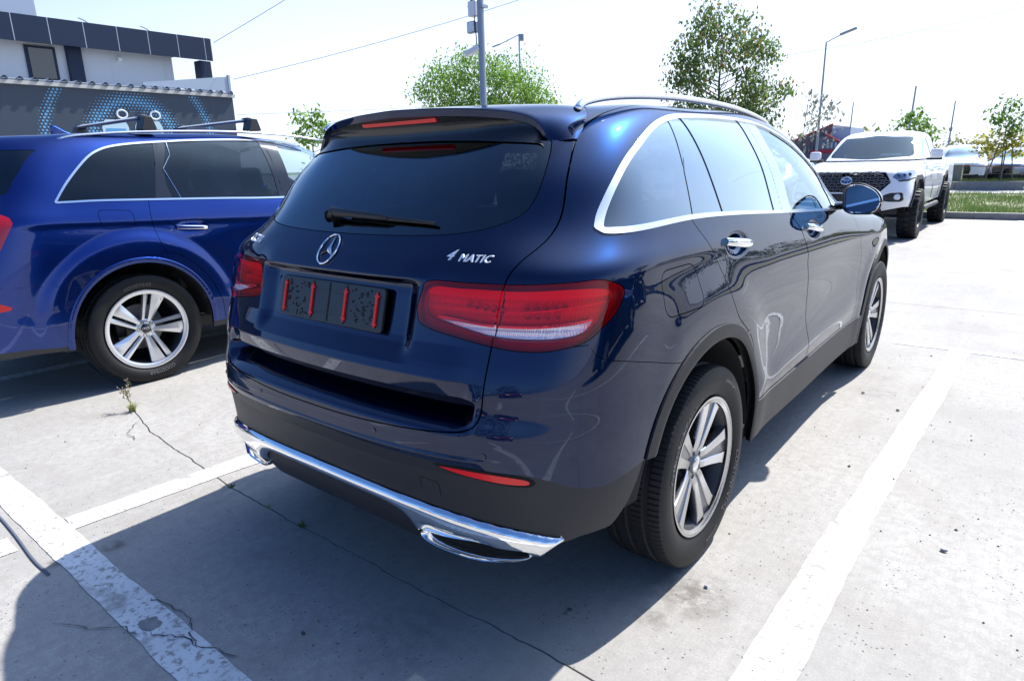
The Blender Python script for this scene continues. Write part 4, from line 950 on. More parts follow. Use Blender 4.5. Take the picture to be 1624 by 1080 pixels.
rq, up = up.split(only(up, pdist(yz(up), np.array([(-1.3, .705), (-.788, .690), (-.735, .662), (-.739, .648), (-.795, .640), (-1.3, .635)])), up.V[:, 0] > .4)); SB('bumper_reflector', rq.offset(.002), REFL, rim=.006)
f = np.where(up.V[:, 1] < -.3, up.V[:, 2] - np.interp(up.V[:, 1], [-.82, -.7, -.41, -.3], [.385, .385, .36, .34]), np.where(up.V[:, 1] < 3.3, up.V[:, 2] - .345, .5)); lowq, up = up.split(f)
SB('lower_cladding', lowq.offset(-.002), mat('dark_grey_plastic', (.03, .032, .035), .5), rim=.01)
f = np.where(up.V[:, 1] < .1, np.abs(up.V[:, 2] - np.interp(up.V[:, 1], [-1, -.41], [.80, .752])), .5); cut, up = up.split(f - .002)
rb2, up = up.split(np.where(up.V[:, 1] < .1, up.V[:, 2] - np.interp(up.V[:, 1], [-1, -.41], [.80, .752]), .5)); SB('rear_bumper', rb2, P_BLUE, True, .01)
ab = np.linspace(radians(72), radians(14), 10)
RDQ = [(.155, 1.30), (.155, 1.231), (.140, 1.15), (.143, 1.076), (.160, .97), (.182, .896)] + [(.555 * cos(a) , .385 + .555 * sin(a)) for a in ab[1:]] + [(.55, .50), (.56, .36), (1.22, .36), (1.24, .6), (1.235, 1.0), (1.205, 1.22), (1.205, 1.30)]
FDQ = [(1.21, 1.30), (1.21, 1.22), (1.24, 1.0), (1.245, .6), (1.226, .36), (2.30, .36), (2.36, .6), (2.35, 1.0), (2.25, 1.25), (2.2, 1.30)]
for nm, pl in (('rear_door', RDQ), ('front_door', FDQ)):
    pl = np.array(pl); f = only(up, pdist(yz(up), pl), (up.V[:, 0] > .6) & (up.V[:, 2] < 1.262)); door, up = up.split(f - .0024); door, _ = door.split(only(door, pdist(yz(door), pl), (door.V[:, 0] > .6) & (door.V[:, 2] < 1.262)) + .0012); SB(nm, door, P_BLUE, rim=.014)
FQ = round_poly([(-.178, 1.205), (.030, 1.190), (.030, 1.078), (-.172, 1.082)], .035, 6)
f = only(up, pdist(yz(up), FQ), up.V[:, 0] > .6); fl, up = up.split(f - .002); fl, _ = fl.split(pdist(yz(fl), FQ) + .0012); SB('fuel_flap', fl, P_BLUE, rim=.01)
WSQ = smooth_poly([(-.2, 1.19), (.62, 1.21), (.70, 1.26), (.62, 1.44), (.52, 1.59), (-.2, 1.61)], True, 6)
f = np.where(up.V[:, 1] > 1.4, pdist(xz(up), WSQ), .5); ws, up = up.split(f); SB('windscreen', ws.offset(-.002), CLEAR, True, .004)
SB('body_shell', up, P_BLUE, True, .014)
# arch lip
for yc in (0, 2.995):
    f = only(fullq, pdist(yz(fullq), arch_poly(yc, .385, .497)), fullq.V[:, 0] > .5); rg_, _ = fullq.split(f); _, rg_ = rg_.split(pdist(yz(rg_), arch_poly(yc, .385, .460))); _, rg_ = rg_.split(.34 - rg_.V[:, 2]) [::-1] if False else (None, rg_.split(.345 - rg_.V[:, 2])[0])
    d = pdist(yz(rg_), arch_poly(yc, .385, .460)); rg_ = Surf(rg_.V + rg_.N * (.004 + .005 * np.clip(d / .03, 0, 1) * (1 - sstep(.026, .037, d)) * 1.6)[:, None], rg_.F); SB('arch_lip', rg_, P_BLUE, rim=.03)
for s in (1, -1):
    # door handle
    for hy in (.405, 1.50):
        n_ = 11; rows = []
        for i in range(n_):
            q = i / (n_ - 1); bow = np.sin(pi*q)**.35 if 0 < q < 1 else 0; a = np.linspace(0, 2*pi, 10, endpoint=False); rows.append(np.stack([s * (.982 - (1-bow)*.02 + .010*np.cos(a)), np.full(10, hy - .11 + .22*q), 1.047 - .02*(q-.5) + .015*np.sin(a)], 1))
        Vv = np.concatenate(rows); mesh('door_handle', Vv, [(i*10+j, i*10+(j+1) % 10, (i+1)*10+(j+1) % 10, (i+1)*10+j) for i in range(n_-1) for j in range(10)] + [tuple(range(10))], P_BLUE, blue, smooth=True, angle=60)
    rail = [(s*x, y, z) for x, y, z in ((.665, -.24, 1.655), (.668, -.1, 1.683), (.67, .3, 1.712), (.67, .9, 1.725), (.665, 1.4, 1.71), (.655, 1.8, 1.67))]
    MB().tube(smooth_poly(rail, False, 5), .016, 8, flat=.6).build('roof_rail', SATIN, blue, smooth=True)
    mq = empty('wing_mirror', (s*1.03, 2.15, 1.22)); mq.parent = blue; MB().box((0, 0, 0), (.2, .12, .15)).build('mirror_housing', P_BLUE, mq, bevel=.04); MB().box((-s*.12, .02, -.04), (.1, .05, .04)).build('mirror_stalk', BLACK, mq, bevel=.01)
# crossbars: rear one and front one
GREYP = mat('rack_foot_plastic', (.025, .026, .03), .45); BAR = mat('rack_bar_aluminium', (.50, .53, .57), .45, .2)
for (y, z) in ((.345, 1.735), (1.165, 1.745)):
    r = thing('roof_crossbar', 'grey roof crossbar clamped to the rails, the one nearer the tailgate' if y < .5 else 'grey roof crossbar clamped to the rails, the one nearer the windscreen', 'roof rack', (-3.995, .743 + y, z), group='crossbars on the blue suv')
    m = MB(); prof = [(-.035, 0), (-.02, .012), (.01, .014), (.034, .004), (.02, -.010), (-.02, -.010)]; m.prism(prof, lambda u, v, d: (d, u, .075 + v), -.56, .56); m.build('bar', BAR, r, bevel=.003)
    for s in (1, -1):
        f_ = MB(); pl = round_poly([(-.05, -.01), (.06, -.01), (.03, .085), (-.02, .085)], .015); f_.prism(pl, lambda u, v, d: (s * d, u, v), .56, .67); f_.prism(round_poly([(-.035, .06), (.035, .06), (.02, .098), (-.015, .098)], .01), lambda u, v, d: (s * d, u, v), .52, .60); f_.build('rack_foot', GREYP, r, bevel=.012)
m = MB(); fin = [(.0, 0), (.17, 0), (.14, .012), (.09, .030), (.04, .062), (.012, .072), (.004, .05)]; m.prism(fin, lambda u, v, d: (d, -.06 + u, 1.712 + v), -.012, .012); m.build('antenna_fin', P_BLUE, blue, bevel=.004)
for (y, s) in ((0, 1), (2.995, 1), (0, -1), (2.995, -1)):
    build_wheel('turbine', .383, .275, .272, blue, (s*.832, y, .379), s < 0, [('GOODYEAR', -pi/2 + .15, .312, .032), ('GOODYEAR', pi/2 + .1, .312, .032)] if s > 0 else None)
    liner(blue, s, y, .93, .47, (0, 0, 0), .385)
MB().box((0, 1.5, .32), (1.5, 3.9, .08)).build('underbody', BLACK, blue)
seat(-.42, 1.55, .54, blue, (0, 0, 0), sc=1.04); seat(.42, 1.55, .54, blue, (0, 0, 0), sc=1.04); seat(0, .6, 1.4, blue, (0, 0, 0), sc=1.04); MB().box((0, 2.3, 1.06), (1.5, .5, .22)).build('dashboard', SEAT, blue, bevel=.07)
# ------------------------------------------------------------------ simpler parked cars further off (same surface maths, other sizes)
def dress(V, k):
    """k: scale x, y, z"""
    return V * k
def simple_car(name, label, cat, loc, rz, col, k=(1, 1, 1), group=None, light=WHITEREF, nu=150, nv=70, glassm=PRIV):
    C = thing(name, label, cat, loc, rz, group); k = np.array(k, float)
    V = grid_surface(SUV, nu, nv); V[..., 1] -= 2.33; V = V * k; b = Surf(V.reshape(-1, 3), grid_tris(nv, nu))
    n3 = b.N.reshape(nv, nu, 3); n3[:, 0, 0] = 0; n3[:, -1, 0] = 0; n3[-1, :, 0] = 0; b.N = (n3 / np.linalg.norm(n3, axis=-1, keepdims=True)).reshape(-1, 3)
    K2 = k[1:3]; sf = lambda P: (np.array(P) - [2.33, 0]) * K2
    def P_(nm, s, m, both=True, rim=.01):
        if both: return surf_obj(nm, s.both(), m, C, (0, 0, 0), rim)
        surf_obj(nm, s, m, C, (0, 0, 0), rim); surf_obj(nm, s.mirror(), m, C, (0, 0, 0), rim)
    R = k[2]
    for yc in (.96, 3.833): b = b.split(only(b, pdist(yz(b), sf(arch_poly(yc, .365, .43))), b.V[:, 0] > .4))[1]
    low, up = b.split(b.V[:, 2] - .47 * k[2]); P_('lower_cladding', low, CLAD)
    win, up = up.split(only(up, pdist(yz(up), sf(DLO)), up.V[:, 0] > .45 * k[0])); 
    pf = np.minimum(np.abs(win.V[:, 1] - (.90 - 2.33) * k[1]) , np.abs(win.V[:, 1] - (1.80 - 2.33) * k[1])); pil, pn = win.split(pf - .035); P_('window_pillar', pil, GLOSSBLACK, False)
    for lo_, hi_, nm in ((-9, (.90-2.33)*k[1], 'quarter_window'), ((.90-2.33)*k[1], (1.8-2.33)*k[1], 'rear_door_window'), ((1.8-2.33)*k[1], 9, 'front_door_window')):
        q, _ = pn.split(np.maximum(lo_ - pn.V[:, 1], pn.V[:, 1] - hi_)); P_(nm, q.offset(-.004), glassm, False, 0)
    kx = np.array([k[0], k[2]])
    def cutf(up, pl, cond, nm, m, both=True): 
        q, up = up.split(np.where(cond(up), pdist(xz(up), np.array(pl) * kx), .5)); P_(nm, q.offset(.002), m, both); return up
    fr_ = lambda s: s.V[:, 1] > (4.1-2.33) * k[1]; rr_ = lambda s: s.V[:, 1] < (.6-2.33) * k[1]
    up = cutf(up, WS, lambda s: s.V[:, 1] > (2.2-2.33) * k[1], 'windscreen', PRIV if glassm is PRIV else CLEAR)
    up = cutf(up, RG, rr_, 'rear_window', PRIV)
    up = cutf(up, HLP, fr_, 'headlight', light, False); up = cutf(up, GRL, fr_, 'front_grille', GLOSSBLACK)
    up = cutf(up, [(-.2, .40), (.62, .40), (.70, .52), (.5, .50), (-.2, .50)], fr_, 'lower_grille', GLOSSBLACK)
    up = cutf(up, [(.40, .97), (.97, .96), (.97, 1.12), (.42, 1.11)], rr_, 'tail_light', RED, False)
    P_('body_shell', up, col)
    for (y, s) in ((.96, 1), (3.833, 1), (.96, -1), (3.833, -1)):
        w = empty('wheel', (s*.80*k[0], (y - 2.33)*k[1], .355*k[2])); w.parent = C; w.rotation_euler = (0, 0, 0 if s > 0 else pi); h = .12*k[0]; r_ = .36 * k[2]
        MB().revolve([(-h, r_*.7), (-h, r_*.93), (-h*.8, r_), (h*.8, r_), (h, r_*.93), (h*1.02, r_*.80), (h*.9, r_*.68)], n=36).build('tyre', RUBBER, w, smooth=True, angle=40)
        MB().revolve([(h*.88, r_*.69), (h*.6, r_*.63), (h*.5, .05)], n=36).build('rim', ALLOYG, w, smooth=True)
        m = MB()
        for q in range(5): a = 2*pi*q/5; m.prism([(.03*cos(a+1.57), .03*sin(a+1.57)), (r_*.66*cos(a+.1), r_*.66*sin(a+.1)), (r_*.66*cos(a-.1), r_*.66*sin(a-.1)), (.03*cos(a-1.57), .03*sin(a-1.57))], lambda u, v, d: (d, u, v), h*.6, h*.85)
        m.build('spokes', ALLOYS, w)
        MB().box((0, (y-2.33)*k[1], .5*k[2]), (1.3*k[0], .84*k[2], .5*k[2])).build('wheel_well', INNER, C) if s > 0 else None
        hm = MB().box((s*1.01*k[0], .42*k[1], 1.20*k[2]), (.19, .1, .13)); hm.build('wing_mirror', col, C, bevel=.03)if y > 3 else None
    MB().box((0, 0, .35*k[2]), (1.5*k[0], 3.6*k[1], .1)).build('underbody', BLACK, C)
    return C
# ------------------------------------------------------------------ white pickup facing the camera
PK = [
 [(0,.10,.55),(.4,.10,.55),(.8,.12,.55),(.90,.20,.55),(.92,.5,.55),(.92,1.24,.55),(.92,2.0,.55),(.92,2.8,.55),(.92,3.6,.55),(.92,4.3,.55),(.93,4.8,.55),(.92,5.25,.56),(.86,5.52,.58),(.45,5.68,.50),(0,5.70,.50)],
 [(0,.08,.75),(.4,.08,.75),(.82,.10,.75),(.93,.17,.75),(.94,.5,.75),(.95,1.24,.75),(.94,2.0,.75),(.935,2.8,.75),(.935,3.6,.75),(.94,4.3,.75),(.955,4.8,.75),(.945,5.25,.75),(.90,5.55,.74),(.48,5.74,.72),(0,5.76,.72)],
 [(0,.08,.95),(.4,.08,.95),(.82,.10,.95),(.93,.16,.95),(.945,.5,.95),(.955,1.24,.95),(.945,2.0,.95),(.94,2.8,.95),(.94,3.6,.95),(.945,4.3,.95),(.955,4.8,.95),(.94,5.2,.95),(.88,5.48,.93),(.48,5.70,.92),(0,5.72,.92)],
 [(0,.09,1.10),(.4,.09,1.10),(.82,.10,1.10),(.925,.16,1.10),(.94,.5,1.10),(.945,1.24,1.10),(.935,2.0,1.10),(.93,2.8,1.10),(.93,3.6,1.10),(.93,4.3,1.10),(.93,4.8,1.09),(.90,5.2,1.08),(.83,5.45,1.07),(.46,5.64,1.06),(0,5.66,1.06)],
 [(0,.10,1.26),(.4,.10,1.26),(.80,.11,1.26),(.90,.16,1.26),(.915,.5,1.26),(.915,1.24,1.26),(.91,1.9,1.26),(.91,2.8,1.26),(.905,3.6,1.25),(.895,4.3,1.24),(.87,4.8,1.22),(.82,5.15,1.20),(.72,5.38,1.18),(.42,5.54,1.18),(0,5.56,1.18)],
 [(0,.14,1.30),(.38,.14,1.30),(.74,.15,1.30),(.84,.20,1.30),(.86,.5,1.30),(.86,1.2,1.30),(.87,2.2,1.33),(.88,2.8,1.33),(.87,3.5,1.32),(.80,4.15,1.315),(.74,4.6,1.30),(.68,4.95,1.275),(.58,5.18,1.255),(.35,5.32,1.25),(0,5.34,1.25)],
]
def pickup():
    C = thing('pickup_truck', 'white lifted pickup truck with black honeycomb grille and mud tyres, facing the camera', 'pickup', (-.985, 17.05, 0), pi)
    nu, nv = 260, 80; V = grid_surface(PK, nu, nv); b = Surf(V.reshape(-1, 3), grid_tris(nv, nu)); n3 = b.N.reshape(nv, nu, 3); n3[:, 0, 0] = 0; n3[:, -1, 0] = 0; b.N = (n3 / np.linalg.norm(n3, axis=-1, keepdims=True)).reshape(-1, 3)
    def P_(nm, s, m, both=True, rim=.015):
        if both: return surf_obj(nm, s.both(), m, C, (0, 0, 0), rim)
        return surf_obj(nm, s, m, C, (0, 0, 0), rim), surf_obj(nm, s.mirror(), m, C, (0, 0, 0), rim)
    P_('inner_panel', b.offset(-.03), INNER, False, 0)
    up = b
    for yc in (1.24, 4.78):
        pl = np.array([(yc-.62, .3), (yc-.56, .72), (yc-.42, .98), (yc-.2, 1.07), (yc+.2, 1.07), (yc+.42, .98), (yc+.56, .72), (yc+.62, .3)]); pin = np.array([(yc-.55, .2), (yc-.50, .70), (yc-.38, .92), (yc-.18, 1.00), (yc+.18, 1.00), (yc+.38, .92), (yc+.50, .70), (yc+.55, .2)])
        f = only(up, pdist(yz(up), pl), up.V[:, 0] > .5); ring, up = up.split(f); ring = ring.split(only(ring, pdist(yz(ring), pin), ring.V[:, 0] > .5))[1]; P_('wheel_arch_flare', ring.offset(.025), CLAD, False, .05)
    fr_ = lambda s: s.V[:, 1] > 5.0
    def cutp(up, pl, nm, m, both=True, off=.0, rim=.02):
        q, up = up.split(np.where(fr_(up), pdist(xz(up), np.array(pl)), .5)); r = P_(nm, q.offset(off), m, both, rim); return up, r
    GS = [(-.2, .82), (.52, .82), (.66, .98), (.56, 1.15), (-.2, 1.15)]
    up, g = cutp(up, GS, 'front_grille', GLOSSBLACK, True, -.03, .0)
    # honeycomb bars: staggered flattened hexagons, one mesh frame
    m = MB()
    pk_y = Lookup(b.V, 1, fr_(b))
    for r in range(7):
        z = .845 + r * .048
        for c in range(-6, 7):
            x = c * .108 + (.054 if r % 2 else 0); lim = np.interp(z, [.82, .98, 1.15], [.50, .64, .54])
            if abs(x) > lim - .02: continue
            hx, hz = .047, .019; ho = [(x-hx, z), (x-hx*.5, z+hz), (x+hx*.5, z+hz), (x+hx, z), (x+hx*.5, z-hz), (x-hx*.5, z-hz), (x-hx, z)]
            m.tube([(a, float(pk_y(abs(a), q)[0]) - .002, q) for a, q in ho], .0065, 4, cap=False, up=(0, 1, 0))
    tag(m.build('grille_mesh', mat('grille_grey', (.15, .15, .165), .45), g), kind='stuff')
    for a_, b_, th in ((.085, .058, .009), (.030, .052, .006), (.062, .022, .006)):
        m = MB(); zc = 1.01 + (.03 if b_ == .022 else 0)
        m.tube([(a_*cos(t), float(pk_y(abs(a_*cos(t)), zc + b_*sin(t))[0]) + .03, zc + b_*sin(t)) for t in np.linspace(0, 2*pi, 25)], th, 6, cap=False, up=(0, 1, 0)); m.build('oval_emblem', CHROME, C, smooth=True)
    m = MB().revolve([(0, 0), (0, .075), (-.01, .08)], n=24, axis='y'); m.V = [(x, y + float(pk_y(0, 1.01)[0]) + .02, z*.7 + 1.01) for x, y, z in m.V]; m.build('emblem_plate', mat('emblem_blue', (.02, .10, .30), .2, .2), C)
    up, h = cutp(up, [(.66, 1.06), (.72, 1.145), (.80, 1.16), (.93, 1.17), (.95, 1.12), (.90, 1.04), (.74, 1.01)], 'headlight', HEADL, False, .0)
    up, _ = cutp(up, [(.74, 1.005), (.90, 1.035), (.92, 1.05), (.93, 1.03), (.88, .995), (.75, .985)], 'headlight_bezel', BLACK, False, .003)
    for k in (0, 1):
        sg = 1 if k == 0 else -1
        for (x, z) in ((.74, 1.075), (.81, 1.085), (.87, 1.095)):
            y = float(pk_y(x, z)[0]); mm = MB().revolve([(0, .030), (.006, .026), (.010, .0)], c=(sg*x, y + .0, z), n=14, axis='y'); mm.build('projector', mat('projector_dark', (.05, .06, .08), .1, .3), h[k], smooth=True)
    up, fo = cutp(up, [(.50, .70), (.60, .785), (.68, .815), (.845, .82), (.87, .70), (.83, .665), (.68, .665), (.58, .68)], 'fog_lamp_surround', BLACK, False, -.02)
    for k in (0, 1):
        sg = 1 if k == 0 else -1; y = float(pk_y(.78, .745)[0]); MB().revolve([(-.01, .05), (.004, .048), (.006, .04)], c=(sg*.77, y, .745), n=20, axis='y').build('fog_ring', CHROME, fo[k], smooth=True); MB().revolve([(0, .042), (.003, 0)], c=(sg*.77, y, .745), n=20, axis='y').build('fog_lamp', mat('fog_lamp_pale', (.8, .85, .9), .15, .1), fo[k])  # fog lamp disc in an even pale gloss colour
    up, _ = cutp(up, [(-.2, .67), (.50, .67), (.55, .74), (.47, .80), (-.2, .80)], 'bumper_intake', BLACK, True, -.02)
    up, _ = cutp(up, [(-.2, .4), (.60, .4), (.55, .60), (.45, .655), (-.2, .66)], 'skid_panel', BLACK, True, -.01)
    P_('body_shell', up, P_WHITE, True, .02)
    # cabin
    def loop(y0, y1, y2, y3, z0, z1, w0, w1):
        pass
    sec = [  # y, half width, z for base/top at stations front to rear:  windscreen base, header, roof rear, cab back
    ]
    base = [(0, 4.30, 1.335), (.45, 4.26, 1.335), (.72, 4.10, 1.335), (.80, 3.9, 1.335), (.86, 3.4, 1.335), (.875, 2.8, 1.335), (.87, 2.25, 1.335), (.80, 2.12, 1.335), (.45, 2.09, 1.335), (0, 2.08, 1.335)]
    mid = [(0, 3.88, 1.56), (.42, 3.84, 1.56), (.66, 3.72, 1.56), (.73, 3.58, 1.56), (.78, 3.2, 1.57), (.79, 2.8, 1.57), (.78, 2.32, 1.57), (.72, 2.20, 1.57), (.42, 2.17, 1.57), (0, 2.16, 1.57)]
    head = [(0, 3.50, 1.755), (.38, 3.46, 1.755), (.58, 3.36, 1.755), (.645, 3.25, 1.76), (.67, 3.0, 1.775), (.675, 2.7, 1.78), (.67, 2.45, 1.775), (.61, 2.30, 1.765), (.38, 2.26, 1.765), (0, 2.25, 1.765)]
    r1 = [(0, 3.40, 1.80), (.34, 3.37, 1.795), (.50, 3.28, 1.80), (.56, 3.18, 1.81), (.585, 2.98, 1.825), (.585, 2.7, 1.83), (.58, 2.50, 1.82), (.53, 2.38, 1.81), (.32, 2.34, 1.81), (0, 2.33, 1.81)]
    r2 = [(0, 3.2, 1.84)] * 1 + [(0, 3.15, 1.84), (0, 3.1, 1.845), (0, 3.05, 1.85), (0, 2.95, 1.855), (0, 2.75, 1.855), (0, 2.6, 1.85), (0, 2.5, 1.845), (0, 2.45, 1.84), (0, 2.4, 1.84)]
    V = grid_surface([base, mid, head, r1, r2][:] , 150, 60) if False else None
    Pm = np.array([base, mid, head, r1, r2], float); Q = Pm; tu = np.concatenate([[0], np.cumsum(np.maximum(np.linalg.norm(np.diff(Q[:3], axis=1), axis=2).mean(0), .05))]); tv = np.array([0, .27, .55, .66, 1.1])
    nu2, nv2 = 150, 70; V = np.einsum('ai,ijk,bj->abk', spline_w(tv, np.linspace(0, 1.1, nv2)), Q, spline_w(tu, np.linspace(0, tu[-1], nu2))); V[:, 0, 0] = 0; V[:, -1, 0] = 0; V[-1, :, 0] = 0
    cb = Surf(V.reshape(-1, 3), grid_tris(nv2, nu2)[:, ::-1])
    n3 = cb.N.reshape(nv2, nu2, 3); n3[:, 0, 0] = 0; n3[:, -1, 0] = 0; n3[-1, :, 0] = 0; cb.N = (n3 / np.linalg.norm(n3, axis=-1, keepdims=True)).reshape(-1, 3)
    if cb.N[nu2*20 + 70, 0] < 0: cb.N *= -1; cb.F = cb.F[:, ::-1]
    WSP = smooth_poly([(-.2, 1.37), (.5, 1.375), (.685, 1.40), (.66, 1.52), (.585, 1.70), (.55, 1.735), (.3, 1.745), (-.2, 1.75)], True, 6)
    ws, cb = cb.split(np.where(cb.V[:, 1] > 3.2, pdist(xz(cb), WSP), .5)); P_('windscreen', ws.offset(-.003), glass('pickup_windscreen', (.14, .20, .27), 1.5, boost=1.0), True, .006)
    for nm, pl in (('front_door_window', [(3.02, 1.37), (3.80, 1.37), (3.34, 1.70), (3.05, 1.72)]), ('rear_door_window', [(2.32, 1.38), (2.94, 1.37), (2.97, 1.72), (2.50, 1.71)])):
        q, cb = cb.split(only(cb, pdist(yz(cb), round_poly(pl, .03)), cb.V[:, 0] > .5)); P_(nm, q.offset(-.006), PRIV, False, .0)
    P_('cab_shell', cb, P_WHITE, True, .015)
    for s in (1, -1):
        mm = empty('wing_mirror', (s*1.03, 3.78, 1.42)); mm.parent = C; MB().box((0, 0, 0), (.20, .13, .17)).build('mirror_housing', P_WHITE, mm, bevel=.04); MB().box((-s*.03, .0, -.09), (.24, .10, .04)).build('mirror_base', BLACK, mm, bevel=.01)
        MB().tube([(s*.93, 2.1, .46), (s*.93, 3.9, .46)], .045, 8).build('side_step', BLACK, C); 
        for y in (2.4, 3.6): MB().box((s*.80, y, .50), (.26, .06, .05)).build('step_bracket', BLACK, C)
        for y in (1.24, 4.78):
            build_wheel('offroad', .425, .30, .235, C, (s*.875, y, .42), s < 0)
            # tall wheel well
            MB().box((s*.62, y, .75), (.45, 1.0, .52)).build('wheel_well', INNER, C)
    MB().box((0, 2.9, .55), (1.5, 5.2, .2)).build('underbody', BLACK, C); MB().box((0, 5.35, .52), (1.1, .5, .22), rx=.3).build('skid_plate', BLACK, C, bevel=.03)
    for s in (1, -1): MB().tube([(s*.3, 4.78, .45), (s*.75, 4.78, .40)], .05, 8).build('axle', BLACK, C); MB().tube([(s*.55, 4.7, .45), (s*.5, 4.75, .85)], .045, 8).build('shock_absorber', mat('shock_steel', (.3, .3, .3), .4, .8), C)
    MB().box((0, 3.75, 1.33), (1.3, .4, .12)).build('dashboard', SEAT, C, bevel=.03)
    for x in (-.38, .38): MB().box((x, 2.95, 1.25), (.5, .14, .6)).build('seat_back', SEAT, C, bevel=.05); MB().box((x, 2.93, 1.60), (.26, .1, .16)).build('headrest', SEAT, C, bevel=.04)
    pa = thing('paper_sheet', 'white paper lying on the pickup dashboard behind the windscreen', 'paper', (-.67, 13.17, 1.405), .1); mesh('sheet', [(-.17, -.10, 0), (.17, -.10, 0), (.17, .10, .035), (-.17, .10, .035)], [(0, 1, 2, 3)], BEIGE, pa)
    # seams between the doors
    for y in (2.08, 3.0, 4.05):
        for s in (1, -1): MB().tube([(s*(float(np.interp(z, [.6, .8, 1.1, 1.3], [.925, .94, .932, .88])) + .002), y, z) for z in (.6, .8, 1.0, 1.15, 1.28)], .004, 4).build('door_seam', INNER, C)
    for y in (2.35, 3.25):
        for s in (1, -1): MB().box((s*.945, y, 1.12), (.03, .18, .03)).build('door_handle', P_WHITE, C, bevel=.008)
    return C
pickup()
# ------------------------------------------------------------------ parked cars behind the verge
far = 'cars parked in the row beyond the grass verge'
simple_car('parked_suv', 'white suv with teal bumper parked just right of the pickup, behind a stone block', 'car', (-1.45, 34.6, 0), pi + .05, P_WHITE, (1.0, 1.0, 1.08), far)
simple_car('parked_car', 'pale silver suv parked behind the sapling, nose to the verge', 'car', (.55, 36.6, 0), pi - .25, P_SILVER, (.98, .95, .98), far)
simple_car('parked_car', 'dark navy car parked behind the sapling, between silver and white ones', 'car', (2.35, 39.5, 0), pi, P_DARK, (1, 1, 1), far)
simple_car('parked_car', 'white hatchback at the right edge, beside the rightmost stone block', 'car', (2.75, 33.6, 0), pi - .12, P_WHITE, (.98, .92, 1.0), far)
simple_car('parked_car', 'silver car seen in the gap between navy suv and pickup', 'car', (-4.4, 18.0, 0), pi, P_SILVER, (.95, .95, .86))
